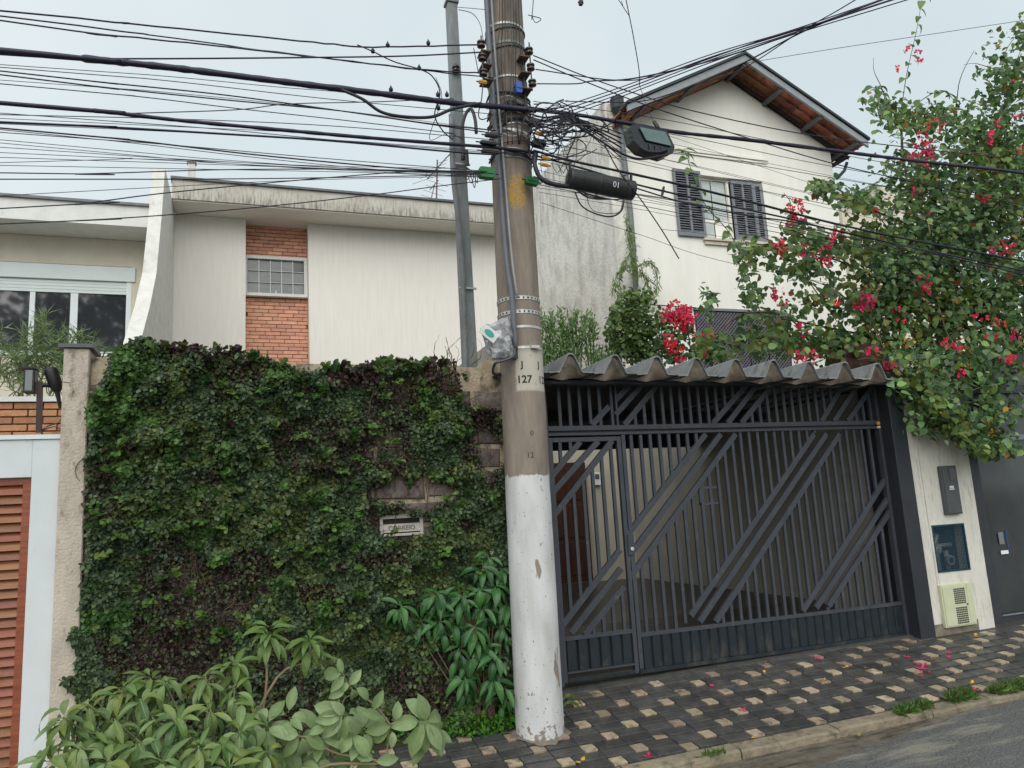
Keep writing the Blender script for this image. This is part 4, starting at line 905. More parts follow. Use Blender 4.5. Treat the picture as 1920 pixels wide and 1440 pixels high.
# ================================================================ LAMPS on the left street wall
sl1 = thing('garden_spotlights', 'brown post with a black lantern and a tilted spotlight on the white wall', 'lamp', (-1.4, 6.45, 2.30))
LY = 6.47; q = lambda x, y, Y=LY: P(x, y, Y)
M().beam(q(75, 716), q(73, 811), .036, .036).build('post', 'post_brown', sl1)
a, b = q(48, 694), q(67, 738)
M().box(a.x, b.x, LY-.05, LY+.04, b.z, a.z).build('lantern', 'lamp_black', sl1, bevel=.004); M().box(a.x+.012, b.x-.015, LY-.053, LY-.0505, b.z+.015, a.z-.01).build('lantern_glass', 'lamp_glass', sl1); M().box(a.x-.03, b.x+.008, LY-.06, LY+.05, a.z+.001, a.z+.016).build('lantern_lid', 'lamp_black', sl1)
M().lathe(q(80, 722), [(.018, 0), (.018, .06)], 8, (1, 0, 0)).build('joint', 'lamp_black', sl1)
t0, t1 = q(95, 692), q(106, 728); d = (t1-t0).normalized()
M().lathe(t0, [(.026, -.012), (.045, .0), (.050, .03), (.046, .12), (.034, .165), (.016, .19)], 14, d).build('spotlight_head', 'lamp_black', sl1, smooth=True)
M().tube([q(105, 722), q(113, 765)], [.022, .011], 8).build('spotlight_stem', 'lamp_black', sl1); M().tube(smoothpts([q(114, 762), q(118, 775), q(110, 792), q(92, 798), q(78, 808), q(100, 800), q(117, 806)]), .0045, 5).build('flex', 'lamp_black', sl1)
# ================================================================ CONCRETE POLE
PXB, PXT, PY = 2.232, 2.292, 5.98
def pax(z): t = (z+.2)/6.2; return PXB+(PXT-PXB)*t
def prad(z): t = (z+.2)/6.2; return .193-(.193-.176)*t
pole = thing('concrete_pole', 'brown concrete utility pole whitewashed at its foot, strapped with bands', 'utility pole', (PXB, PY, -.22))
m = M(); zs = [-.42+i*.2 for i in range(50)]
m.tube([(pax(z), PY, z) for z in zs], [prad(z)*(1+.004*math.sin(z*9)) for z in zs], 28).build('shaft', 'pole_concrete', pole, smooth=True)
m = M(); ring = 26
for i in range(ring):
    t = 2*math.pi*i/ring; r0, r1 = .19, .235+random.uniform(-.02, .03); t2 = t+2*math.pi/ring
m = M(); vs = [(PXB, PY, -.14)]; 
for i in range(ring):
    t = 2*math.pi*i/ring; r = .222+random.uniform(-.02, .035); X, Y = PXB+r*math.cos(t), PY+r*math.sin(t); vs.append((X, Y, swz(X, Y)+.003))
for i in range(ring):
    t = 2*math.pi*i/ring; X, Y = PXB+.196*math.cos(t), PY+.196*math.sin(t); vs.append((X, Y, swz(X, Y)+.014+random.uniform(-.006, .008)))
fs = [(1+i, 1+(i+1) % ring, 1+ring+(i+1) % ring, 1+ring+i) for i in range(ring)]
m.add(vs, fs).build('mortar_collar', 'pillar_base', pole)
def onpole(ang0, z0, k=1.0, off=.0012):
    def f(u, v):
        z = z0+v; r = prad(z)+off; a = math.radians(ang0)+u/r*k; return (pax(z)+r*math.sin(a), PY-r*math.cos(a), z)
    return f
CA = 20.0      # the side of the pole that faces the photographer (degrees towards -x)
def pang(px_):  # angle on the pole for a pixel column near the number band
    return px_
text_mesh('127', .088, onpole(-15, 2.60, 1), 'ink', pole, bold=.002)
text_mesh('J', .075, onpole(-19, 2.73, 1), 'ink', pole, bold=.002)
text_mesh('J', .075, onpole(29, 2.73, 1), 'ink', pole, bold=.002)
text_mesh('127', .088, onpole(46, 2.60, 1), 'ink', pole, bold=.001)
text_mesh('0', .060, onpole(-3, 2.16, 1), 'ink', pole); text_mesh('12', .062, onpole(-10, 1.98, 1), 'ink', pole)
# perforated steel straps
def strap(z, hgt, holes=True, r_=.004, mt='steel_strap', seg=40, tilt=0.0, nm='steel_band'):
    m = M(); vs = []
    for i in range(seg):
        t = 2*math.pi*i/seg
        for rr in (prad(z)+.001, prad(z)+r_):
            for h in (-hgt/2, hgt/2): vs.append((pax(z)+rr*math.cos(t), PY+rr*math.sin(t), z+h+tilt*math.cos(t)))
    fs = []
    for i in range(seg):
        a, b = i*4, ((i+1) % seg)*4; fs += [(a+2, b+2, b+3, a+3), (a, a+1, b+1, b), (a+1, a+3, b+3, b+1), (a, b, b+2, a+2)]
    b = m.add(vs, fs).build(nm, mt, pole)
    if holes:
        hm = M()
        for i in range(30):
            t = 2*math.pi*i/30; c = (pax(z)+(prad(z)+r_)*math.cos(t), PY+(prad(z)+r_)*math.sin(t), z+tilt*math.cos(t))
            if math.sin(t) < .3: hm.lathe(c, [(.0085, 0), (.0085, .0015)], 7, (math.cos(t), math.sin(t), 0))
        hm.build('strap_holes', 'strap_hole', b, kind='stuff')
strap(P(970, 557, PY-.18).z, .030); strap(P(970, 583, PY-.18).z, .030); strap(P(990, 612, PY-.18).z, .020, False); strap(P(990, 651, PY-.18).z, .022, False)
M().box(pax(2.9)+.02, pax(2.9)+.09, PY-prad(2.9)-.028, PY-prad(2.9)-.004, P(990, 651, PY-.18).z-.012, P(990, 651, PY-.18).z+.012).build('band_clip', 'steel_strap', pole)
for y in (42, 76, 140, 172, 192, 203, 228, 242, 283, 292): strap(P(955, y, PY-.18).z, random.uniform(.012, .03), False, .006, random.choice(['galv', 'steel_strap', 'iron_rust']), tilt=random.uniform(-.02, .02))
for y in (46, 80): strap(P(955, y, PY-.18).z-.02, .008, False, .012, 'wire_grey', tilt=.02)
# conduits on its left face
cy = PY-.14
cond = M(); pts = [P(908, -120, cy), P(912, 0, cy), P(925, 190, cy), P(934, 300, cy), P(949, 480, cy-.05), P(960, 560, cy-.06), P(966, 655, cy-.06)]
M().tube(smoothpts(pts), .024, 8).build('conduit', 'conduit_grey', pole, smooth=True)
M().tube(smoothpts([p+Vector((.038, -.03, 0)) for p in pts[:-1]]), .011, 6).build('conduit', 'conduit_light', pole, smooth=True)
# insulator racks
def insulator(p, parent, r=.036, h=.06):
    return M().lathe((p.x, p.y, p.z-h/2), [(r*.5, 0), (r, .006), (r, .018), (r*.62, .026), (r*.62, .034), (r, .042), (r, .054), (r*.5, h)], 14).build('insulator', 'insul', parent, smooth=False)
IY = 5.72
for lab, xs_, ys_ in (('left insulator rack', (902, 904, 906), (83, 108, 137)), ('right insulator rack', (992, 995, 998), (96, 126, 156))):
    rk = thing('insulator_rack', 'vertical rack of three dark spool insulators on the %s side of the pole' % ('left' if 'left' in lab else 'right'), 'insulator', P(xs_[1], ys_[1]+30, IY))
    M().tube([P(xs_[0], ys_[0]-16, IY), P(xs_[2], ys_[2]+14, IY)], .007, 6).build('rod', 'insul', rk)
    for x_, y_ in zip(xs_, ys_):
        insulator(P(x_, y_, IY), rk); sgn = 1 if 'left' in lab else -1; p_ = P(x_, y_+11, IY)
        M().box(min(p_.x, p_.x+.09*sgn), max(p_.x, p_.x+.09*sgn), IY-.01, IY+.12, p_.z-.006, p_.z+.006).build('bracket', 'iron_rust', rk)
def blob(name, x_, y_, Y_, sx, sy, sz, mt, lab, cat, rot=0, grp=None):
    m = M(); c = P(x_, y_, Y_); t = thing(name, lab, cat, c-Vector((0, 0, sz/2)), grp)
    R = Matrix.Rotation(rot, 3, 'Y')
    b = M(); 
    pr = [(-.5, -.3), (-.38, -.5), (.38, -.5), (.5, -.3), (.5, .3), (.38, .5), (-.38, .5), (-.5, .3)]
    b.prism(pr, lambda u, v, d: tuple(c+R@Vector((u*sx, d, v*sz))), -sy/2, sy/2).build('body', mt, t, bevel=.003)
    b = M(); b.prism([(-.42, -.12), (.42, -.12), (.42, .12), (-.42, .12)], lambda u, v, d: tuple(c+R@Vector((u*sx, d, v*sz))), -sy/2-.006, -sy/2-.001).build('rib', mt, t)
    e = M(); e.tube([c+R@Vector((-sx*.75, 0, 0)), c+R@Vector((sx*.75, 0, 0))], .006, 5).build('cable_tail', 'wire', t); return t
blob('cable_tag', 905, 154, 5.70, .075, .02, .035, 'yellow_tag', 'yellow cable tag below the left insulator rack', 'cable tag')
blob('cable_tag', 1010, 250, 5.62, .06, .02, .03, 'yellow_tag', 'small yellow cable tag in the tangle right of the pole', 'cable tag')
blob('cable_tag', 1024, 297, 5.60, .075, .02, .03, 'yellow_tag', 'orange yellow cable tag above its twin, right of the pole', 'cable tag', .1)
blob('cable_tag', 1021, 309, 5.58, .075, .02, .03, 'yellow_tag', 'lower of two yellow cable tags right of the pole', 'cable tag', .1)
blob('cable_clamp', 912, 325, 5.68, .14, .06, .095, 'green_tag', 'bright green cable clamp left of the pole', 'cable clamp')
blob('cable_clamp', 997, 340, 5.74, .12, .05, .07, 'green_tag', 'green cable clamp just right of the pole', 'cable clamp', .15)
blob('cable_clamp', 972, 165, 5.74, .06, .05, .11, 'blue_tag', 'blue plastic cable clamp on the pole', 'cable clamp')
blob('anchor_clamp', 916, 268, 5.68, .15, .04, .03, 'box_green', 'dark green anchor clamp of the upper of two thick cables', 'cable clamp')
blob('anchor_clamp', 920, 284, 5.66, .16, .04, .035, 'black_plastic', 'black anchor clamp left of the pole under the green one', 'cable clamp')
blob('anchor_clamp', 922, 254, 5.68, .12, .04, .03, 'black_plastic', 'small black anchor clamp at the left of the pole above the green anchor clamp', 'cable clamp')
blob('anchor_clamp', 1003, 230, 5.66, .11, .05, .05, 'black_plastic', 'black anchor clamp in the tangle right of the pole', 'cable clamp', .1)
blob('anchor_clamp', 1010, 270, 5.62, .12, .06, .06, 'box_green', 'dark green block clamp in the cable tangle under the small yellow tag', 'cable clamp', .15)
# bagged meter on the pole
bgm = thing('bagged_box', 'small meter box wrapped in a clear plastic bag on the pole', 'meter box', P(935, 672, 5.66))
b0 = [P(905, 612, 5.66), P(957, 590, 5.72), P(962, 668, 5.72), P(925, 672, 5.66)]
n = 9; vs = []
for j in range(n):
    for i in range(n):
        u, v = i/(n-1), j/(n-1); p_ = (b0[0].lerp(b0[1], u)).lerp(b0[3].lerp(b0[2], u), v); e = math.sin(math.pi*u)*math.sin(math.pi*v)
        vs.append(p_+Vector((random.uniform(-.008, .008), -.035*min(1, e*2.2)+random.uniform(-.016, .016), random.uniform(-.008, .008))))
m = M().add(vs, [(j*n+i, j*n+i+1, (j+1)*n+i+1, (j+1)*n+i) for j in range(n-1) for i in range(n-1)]); m.add([v+Vector((0, .09, 0)) for v in vs], [(j*n+i, (j+1)*n+i, (j+1)*n+i+1, j*n+i+1) for j in range(n-1) for i in range(n-1)]); m.build('plastic_bag', 'bag', bgm)
c = P(917, 625, 5.60); mm_ = M(); R = Matrix.Rotation(math.radians(38), 3, 'Y')
mm_.prism([(-.075, -.045), (.075, -.045), (.075, .045), (-.075, .045)], lambda u, v, d: tuple(c+R@Vector((u, d, v))), -.004, .0).build('printed_card', 'paper', bgm)
m = M(); m.prism([(.045*math.cos(t)-.0, .026*math.sin(t)) for t in np.linspace(0, 2*math.pi, 16, endpoint=False)], lambda u, v, d: tuple(c+R@Vector((u, d, v))), -.0075, -.0045).build('card_oval', 'teal', bgm)
M().box(pax(2.9)-.19, pax(2.9)-.10, 5.79, 5.83, 2.80, 3.02).build('black_mount', 'black_plastic', bgm)
M().tube(smoothpts([P(965, 655, 5.68), P(962, 668, 5.65), P(945, 676, 5.66), P(928, 682, 5.7), P(925, 700, 5.9), P(938, 702, 6.0), P(937, 712, 6.1)]), .012, 6).build('cable', 'wire_grey', bgm)

# ================================================================ GALVANISED COLUMN behind the wall
gcx = thing('galvanised_column', 'square grey galvanised steel column standing behind the ivy wall', 'column', (1.98, 6.75, 2))
CYY = 6.75
a = P(846, 10, CYY); b = P(882, 686, CYY)
M().add([(a.x-.05, CYY-.05, a.z), (a.x+.05, CYY-.05, a.z), (a.x+.05, CYY+.05, a.z), (a.x-.05, CYY+.05, a.z), (b.x-.068, CYY-.068, 1), (b.x+.068, CYY-.068, 1), (b.x+.068, CYY+.068, 1), (b.x-.068, CYY+.068, 1)],
        [(0, 1, 2, 3), (7, 6, 5, 4), (0, 4, 5, 1), (1, 5, 6, 2), (2, 6, 7, 3), (3, 7, 4, 0)]).build('shaft', 'galv', gcx, bevel=.004)
M().box(a.x-.065, a.x+.065, CYY-.065, CYY+.065, a.z, a.z+.035).build('cap', 'shutter_grey', gcx, bevel=.004)
M().tube(smoothpts([P(846, 215, 6.66), P(850, 330, 6.66), P(866, 480, 6.66), P(873, 684, 6.66), (b.x-.09, 6.66, 1.5)]), .026, 8).build('conduit', 'pipe_grey', gcx, smooth=True)
M().tube(smoothpts([P(868, 300, 6.62), P(867, 240, 6.62), P(874, 212, 6.6), P(884, 205, 6.58), P(891, 225, 6.56), P(893, 250, 6.55)]), .017, 7).build('service_bend', 'wire_grey', gcx, smooth=True)
M().tube([P(874, 282, 6.62), P(876, 310, 6.62)], .022, 7).build('cable_boot', 'black_plastic', gcx)
for y in (307, 322, 540): p_ = P(866+(y-307)*.05, y, 6.66); M().box(p_.x-.085, p_.x+.085, 6.66, 6.68, p_.z-.008, p_.z+.008).build('clip', 'steel_strap', gcx)
insulator(P(855, 128, 6.66), gcx, .04, .08)
for k in range(5): M().tube(smoothpts([P(873, 312, 6.6), P(873+k*5, 335-k*2, 6.5), P(880+k*5, 352-abs(k-2)*9, 6.45), P(886+k*3, 322, 6.4)]), .004, 5).build('loose_wire', 'wire', gcx)

# ================================================================ OVERHEAD CABLES
LW = 'cables running left along the street from the pole'; RW = 'cables running right along the street from the pole'; DW = 'drop wires crossing in front of the houses'
def cable(pts, r, label, group=None, mt='wire', ext0=0, ext1=0, name='cable', n=7, lumpy=0, wob=0):
    p = [P(*q) for q in pts]
    if ext0: p = [p[0]+(p[0]-p[1]).normalized()*ext0]+p
    if ext1: p = p+[p[-1]+(p[-1]-p[-2]).normalized()*ext1]
    s = smoothpts(p, n)
    if wob: s = [q+Vector((0, random.uniform(-wob, wob), random.uniform(-wob, wob))) if 0 < i < len(s)-1 else q for i, q in enumerate(s)]
    rr = [r*(1+random.uniform(-lumpy, lumpy)) for _ in s] if lumpy else r
    return solo(M().tube(s, rr, 6 if r > .008 else 4), name, mt, label, 'cable', group, smooth=True)
E0 = 7.5
cable([(0, 20, 5.6), (250, 45, 5.65), (560, 76, 5.7), (700, 88, 5.72), (900, 84, 5.72)], .0075, 'uppermost thick wire from the left edge to the top left insulator', LW, 'wire_blue', E0, wob=.004)
cable([(0, 30, 5.6), (300, 68, 5.6), (520, 98, 5.6), (760, 128, 5.65), (925, 146, 5.7)], .0065, 'second wire from the top at the left edge', LW, 'wire_blue', E0, wob=.003)
cable([(0, 38, 5.5), (170, 62, 5.5), (380, 83, 5.55), (600, 108, 5.6), (800, 131, 5.65), (904, 137, 5.7)], .0065, 'third wire from the top at the left edge, meeting the lowest left insulator', LW, 'wire_blue', E0, wob=.003)
cable([(670, 84, 5.7), (700, 97, 5.65), (740, 116, 5.65), (790, 131, 5.65), (812, 145, 5.65), (825, 175, 5.65), (815, 215, 5.65), (830, 245, 5.65), (850, 262, 5.65)], .0055, 'loose wire with knots dropping from the uppermost wire', None, 'wire')
cable([(0, 102, 5.45), (110, 109, 5.45), (300, 110, 5.5), (560, 108, 5.55), (760, 105, 5.6), (900, 98, 5.7)], .007, 'nearly level dark wire leaving the thick bundle for the middle left insulator', LW, 'wire_blue', E0)
cable([(0, 95, 5.35), (160, 110, 5.35), (330, 128, 5.4), (520, 152, 5.45), (700, 174, 5.5), (860, 194, 5.6), (935, 200, 5.74), (1005, 207, 5.73)], .0235, 'thickest lumpy black cable bundle sagging from the upper left edge', LW, 'wire_blue', E0, lumpy=.16, n=12)
cable([(640, 168, 5.45), (680, 186, 5.4), (715, 210, 5.4), (760, 219, 5.4), (810, 219, 5.45), (850, 204, 5.5), (900, 194, 5.6)], .013, 'thick black cable sagging in a loop beneath the thickest bundle', None, 'wire')
cable([(0, 121, 5.6), (300, 142, 5.6), (520, 163, 5.6), (700, 178, 5.65), (925, 205, 5.8)], .003, 'thin wire just beneath the thickest bundle', LW, 'wire_grey', E0)
cable([(0, 133, 5.55), (180, 153, 5.55), (420, 178, 5.6), (640, 208, 5.6), (800, 232, 5.65), (940, 252, 5.75)], .0055, 'upper wire of a close pair below the thickest bundle', LW, 'wire', E0)
cable([(0, 140, 5.5), (180, 162, 5.5), (420, 187, 5.5), (640, 208, 5.6), (800, 231, 5.65), (930, 245, 5.75)], .0055, 'lower wire of a close pair below the thickest bundle', LW, 'wire', E0)
cable([(0, 157, 5.5), (250, 180, 5.5), (450, 204, 5.55), (650, 226, 5.6), (850, 250, 5.65)], .004, 'single thin wire between the close pair and the second bundle', LW, 'wire_grey', E0)
cable([(0, 193, 5.3), (180, 208, 5.35), (330, 225, 5.4), (500, 241, 5.45), (700, 259, 5.5), (930, 277, 5.72), (1005, 286, 5.72)], .0155, 'second thick purple black cable bundle from the left edge', LW, 'wire_blue', E0, lumpy=.12, n=12)
cable([(230, 213, 5.4), (440, 206, 5.45), (540, 195, 5.5), (700, 191, 5.55), (850, 185, 5.65)], .004, 'thin wire rising between the two thick bundles', None, 'wire')
cable([(0, 212, 5.45), (220, 228, 5.45), (420, 243, 5.5), (620, 262, 5.55), (925, 287, 5.7)], .003, 'thin pale wire just beneath the second thick bundle', LW, 'wire_grey', E0)
cable([(0, 229, 5.4), (160, 236, 5.4), (400, 250, 5.45), (620, 264, 5.5), (840, 284, 5.6), (930, 290, 5.65)], .0085, 'medium dark blue wire below the second thick bundle', LW, 'wire_blue', E0)
cable([(0, 240, 5.4), (220, 260, 5.4), (450, 287, 5.45), (640, 306, 5.5), (800, 319, 5.55), (915, 322, 5.65)], .006, 'upper of two wires sloping down to the green clamp', LW, 'wire', E0)
cable([(0, 243, 5.5), (220, 265, 5.5), (450, 292, 5.5), (640, 312, 5.5), (800, 324, 5.6), (915, 327, 5.7)], .003, 'lower, thinner of two wires sloping down to the green clamp', LW, 'wire_grey', E0)
for i, (ya, yb, yc) in enumerate(((262, 300, 318), (268, 306, 322), (295, 309, 320), (310, 318, 324))):
    cable([(0, ya, 5.7), (420, yb, 5.7), (700, yc, 5.75), (920, yc+9, 5.85)], .0026, 'one of several hair thin grey wires low above the roofs at left', 'hair thin low wires at left', 'wire_grey', E0)
cable([(0, 324, 5.4), (150, 326, 5.4), (430, 318, 5.45), (700, 318, 5.5), (905, 325, 5.6)], .0042, 'lowest near level wire crossing the white wall blade', LW, 'wire', E0)
cable([(0, 336, 5.3), (300, 336, 5.35), (560, 334, 5.4), (860, 328, 5.5)], .0042, 'level wire directly under the lowest near level wire', LW, 'wire', E0)
cable([(0, 391, 5.2), (140, 383, 5.2), (300, 363, 5.3), (470, 346, 5.4), (640, 331, 5.5), (770, 322, 5.6), (905, 322, 5.7)], .0042, 'thin wire rising rightwards across the white eave at left', DW, 'wire', E0)
cable([(0, 420, 5.1), (140, 414, 5.1), (300, 404, 5.2), (500, 387, 5.35), (700, 365, 5.45), (830, 348, 5.55), (940, 335, 5.7)], .004, 'lowest thin wire rising across both left facades', DW, 'wire', E0)
cable([(0, 367, 5.5), (280, 352, 5.5), (560, 338, 5.6), (900, 330, 5.7)], .0025, 'faint grey wire just above the eave at left', DW, 'wire_grey', E0)
cable([(0, 305, 5.6), (260, 298, 5.6), (600, 311, 5.65), (860, 316, 5.7)], .0025, 'faint grey wire dipping in the middle above the roofs', LW, 'wire_grey', E0)
for i, (ya, yb, yc, yd) in enumerate(((215, 222, 236, 262), (222, 236, 252, 276), (232, 246, 262, 284), (248, 270, 298, 322), (276, 296, 314, 330), (286, 300, 316, 326), (126, 150, 186, 214), (150, 172, 205, 244))):
    cable([(0, ya, 5.75), (300, yb, 5.75), (620, yc, 5.8), (925, yd, 5.9)], .0026+.001*(i % 3 == 0), 'one of the fine dark wires fanning left from the pole between the thick bundles', 'fine wires fanning left', 'wire_grey' if i % 2 else 'wire_blue', E0)
for i in range(7):          # slack bundle from the pole to the tie point right of it
    cable([(990, 200+i*6, 5.7), (1020, 206+i*6+random.uniform(-3, 3), 5.62), (1060, 214+i*2, 5.6), (1110, 232+i*4, 5.6), (1165, 250+i*9, 5.7)], random.choice((.004, .006, .008)), 'one of the slack black wires gathered at the tie point right of the pole', 'slack wires gathered right of the pole', random.choice(('wire', 'wire_blue')))
# knots on the loose wire
for x_, y_ in ((727, 85), (803, 81), (699, 96), (786, 128), (821, 178), (838, 178), (822, 203), (733, 168)):
    p_ = P(x_, y_, 5.66); solo(M().lathe(p_-Vector((0, 0, .02)), [(.004, 0), (.016, .008), (.018, .026), (.006, .046), (.002, .06)], 8), 'wire_knot', 'wire', 'small black taped joint on the overhead wires left of the pole', 'wire joint', 'taped joints left of the pole', smooth=True)
# right of the pole --------------------------------------------------------
E1 = 7
cable([(1000, 104, 5.7), (1100, 144, 5.8), (1200, 178, 5.9), (1300, 208, 6.0), (1500, 250, 6.1), (1700, 276, 6.2), (1920, 300, 6.3)], .0065, 'upper of two dark wires falling right from the top insulator past the gable', RW, 'wire', 0, E1)
cable([(1000, 112, 5.7), (1100, 154, 5.7), (1220, 200, 5.75), (1400, 258, 5.8), (1560, 306, 5.9), (1730, 345, 6.0), (1920, 385, 6.1)], .0065, 'dark wire falling right from the top insulator to below the roof corner', RW, 'wire', 0, E1)
cable([(1004, 130, 5.7), (1150, 150, 5.6), (1240, 140, 5.0), (1420, 78, 4.3), (1560, 36, 3.9), (1680, -2, 3.6)], .0060, 'wire dipping from the middle insulator then climbing to the top edge', 'wires climbing to the upper right', 'wire_blue', 0, 2)
cable([(1006, 157, 5.7), (1080, 157, 5.6), (1110, 152, 5.6), (1200, 145, 5.0), (1380, 100, 4.4), (1640, 5, 3.7)], .0060, 'wire from the lowest right insulator with a kink then climbing steeply', 'wires climbing to the upper right', 'wire_blue', 0, 2)
for i, (ya, yb) in enumerate(((205, 0), (209, 3), (213, 1), (217, 6))):
    cable([(1040+i*8, ya, 5.5), (1160, 165+i*6, 5.1), (1330, 103+i*5, 4.6), (1480, 58+i*3, 4.2), (1650+i*10, yb, 3.8)], .0048+.0008*(i == 1), 'one of four close wires climbing from the tangle to the upper right', 'four close wires climbing to the upper right', 'wire_blue', 0, 2)
cable([(1060, 190, 5.5), (1200, 190, 5.0), (1300, 160, 4.7), (1390, 130, 4.4), (1500, 60, 4.0), (1570, 20, 3.8), (1620, -10, 3.7)], .0045, 'wire passing in front of the gable apex and up to the top edge', 'wires climbing to the upper right', 'wire', 0, 2)
cable([(1000, 205, 5.65), (1080, 215, 5.65), (1180, 232, 5.7), (1270, 248, 5.7), (1400, 262, 5.75), (1560, 282, 5.8), (1720, 302, 5.9), (1870, 318, 6.0), (1920, 325, 6.0)], .020, 'thick black cable carrying the square closure box past the gabled house', RW, 'wire_blue', 0, E1, lumpy=.15, n=12)
cable([(1060, 222, 5.6), (1120, 260, 5.55), (1160, 285, 5.5), (1200, 298, 5.5), (1250, 290, 5.55)], .011, 'black cable sagging from the tangle into the square closure box', None)
cable([(1085, 248, 5.6), (1130, 240, 5.6), (1180, 208, 5.4), (1260, 178, 5.1), (1390, 120, 4.6), (1500, 62, 4.1), (1600, 20, 3.8), (1700, -20, 3.6)], .006, 'wire leaving the tangle and climbing across the gable', 'wires climbing to the upper right', 'wire', 0, 2)
cable([(1000, 282, 5.65), (1065, 300, 5.6), (1180, 325, 5.6), (1300, 352, 5.65), (1420, 382, 5.7), (1560, 418, 5.8), (1700, 448, 5.9), (1920, 490, 6.0)], .0125, 'upper heavy cable running right above the round closure', RW, 'wire', 0, E1, lumpy=.08)
cable([(1005, 292, 5.65), (1100, 318, 5.6), (1190, 345, 5.6), (1330, 378, 5.65), (1480, 410, 5.7), (1600, 440, 5.8), (1920, 508, 6.0)], .010, 'lower heavy cable running right from the round closure', RW, 'wire', 0, E1, lumpy=.08)
cable([(1190, 352, 5.58), (1290, 382, 5.6), (1400, 404, 5.65), (1560, 430, 5.7), (1920, 515, 6.0)], .0075, 'third cable leaving the round closure to the right', RW, 'wire', 0, E1)
cable([(1000, 330, 5.65), (1060, 350, 5.6), (1200, 366, 5.6), (1350, 392, 5.7), (1500, 425, 5.8), (1920, 520, 6.1)], .0038, 'thin wire passing below the round closure', RW, 'wire', 0, E1)
RT_ = [((1000, 190), (1250, 225), (1560, 287), (1920, 350)), ((1000, 218), (1250, 268), (1560, 330), (1920, 400)), ((1010, 245), (1250, 300), (1560, 372), (1920, 440)),
       ((1010, 262), (1250, 318), (1560, 385), (1920, 455)), ((1010, 300), (1250, 360), (1560, 425), (1920, 480)), ((1005, 318), (1250, 378), (1480, 425), (1920, 500)),
       ((1010, 346), (1250, 395), (1480, 440), (1920, 520)), ((1010, 360), (1250, 402), (1480, 450), (1920, 540)), ((1005, 352), (1250, 385), (1480, 432), (1920, 530)),
       ((1000, 340), (1250, 372), (1480, 420), (1920, 512)), ((1015, 380), (1200, 440), (1400, 500), (1920, 600)), ((1240, 430), (1330, 440), (1480, 470), (1920, 560)),
       ((1120, 262), (1300, 290), (1600, 340), (1920, 395)), ((1120, 275), (1300, 310), (1600, 378), (1920, 430)), ((1180, 230), (1300, 270), (1480, 330), (1700, 402)), ((1015, 228), (1250, 250), (1560, 312), (1920, 372)), ((1015, 333), (1250, 382), (1500, 436), (1920, 525)), ((1015, 268), (1250, 312), (1560, 392), (1920, 470))]
for i, q in enumerate(RT_):
    yy = 5.7+(i % 5)*.10
    cable([(x_, y_, yy) for x_, y_ in q], .0024+.0012*(i % 3 == 0), 'one of many thin grey wires crossing the gabled house', 'thin wires crossing the gabled house', 'wire_grey' if i % 2 else 'wire', 0, E1)
cable([(1400, 118, 9.0), (1560, 92, 8.5), (1740, 65, 8.0), (1920, 38, 7.6)], .005, 'single wire rising from the gable apex to the right edge', None, 'wire_grey', 0, 3)
cable([(1174, 0, 5), (1186, 60, 5.2), (1198, 130, 5.4), (1199, 160, 5.5)], .004, 'short thin wire hanging straight down from the top edge', None, 'wire_grey', 3)
cable([(1199, 160, 5.5), (1215, 205, 5.6), (1228, 232, 5.65)], .0025, 'fine wire ending at the square closure box', None, 'wire_grey')
cable([(1000, 0, 5.6), (998, 28, 5.6), (1004, 42, 5.6), (1014, 35, 5.6), (990, 28, 5.65)], .004, 'small hooked wire beside the top of the pole', None, 'wire_grey', 2)
cable([(1160, 0, 5.2), (1168, 12, 5.2), (1165, 2, 5.2)], .004, 'tiny wire loop at the top edge right of the pole', None, 'wire_grey', 2)
cable([(1130, 265, 5.5), (1160, 320, 5.5), (1200, 372, 5.5), (1240, 430, 5.55), (1273, 485, 5.6)], .0065, 'stiff black wire end slanting down across the white gabled wall', None)
# big dark cables looping below the tangle and the round closure
cable([(1005, 285, 5.66), (1003, 310, 5.62), (1015, 335, 5.6), (1040, 346, 5.58), (1070, 350, 5.58)], .021, 'thick black cable bending from the pole into the round closure', None, 'wire', lumpy=.1)
cable([(1078, 360, 5.56), (1090, 385, 5.55), (1115, 400, 5.55), (1145, 406, 5.55), (1165, 395, 5.55), (1171, 370, 5.56)], .0075, 'black cable loop hanging beneath the round closure', None)
cable([(1100, 362, 5.56), (1105, 385, 5.55), (1120, 398, 5.55), (1160, 398, 5.55), (1168, 372, 5.56)], .0035, 'thin inner wire loop beneath the round closure', None)
# the tangle
random.seed(21)
for i in range(52):
    cx, cy_ = random.uniform(1008, 1085), random.uniform(210, 275); rx, ry = random.uniform(20, 62), random.uniform(8, 34); ph = random.uniform(0, 6.3); sw = random.uniform(1.2, 4.0); Yb = random.uniform(5.5, 5.75)
    pts = []
    for k in range(7):
        t = ph+sw*k/6; pts.append((max(992, cx+rx*math.cos(t)+random.uniform(-2, 2)), cy_+ry*math.sin(t)+random.uniform(-2, 2), Yb+random.uniform(-.03, .03)))
    cable(pts, random.choice((.0028, .004, .0065)), 'one of the tangled dark wires heaped right of the pole', 'tangled wires beside the pole', random.choice(('wire', 'wire_blue', 'wire_grey')), n=4)
for i in range(10):
    x0 = random.uniform(1020, 1075); cable([(x0, 215, 5.6), (x0+random.uniform(-12, 8), 250, 5.6), (x0+random.uniform(-14, 10), 300, 5.6), (x0+random.uniform(-10, 10), 325, 5.6)], .003, 'one of the slack wires hanging down from the tangle', 'slack wires under the tangle', 'wire', n=4)
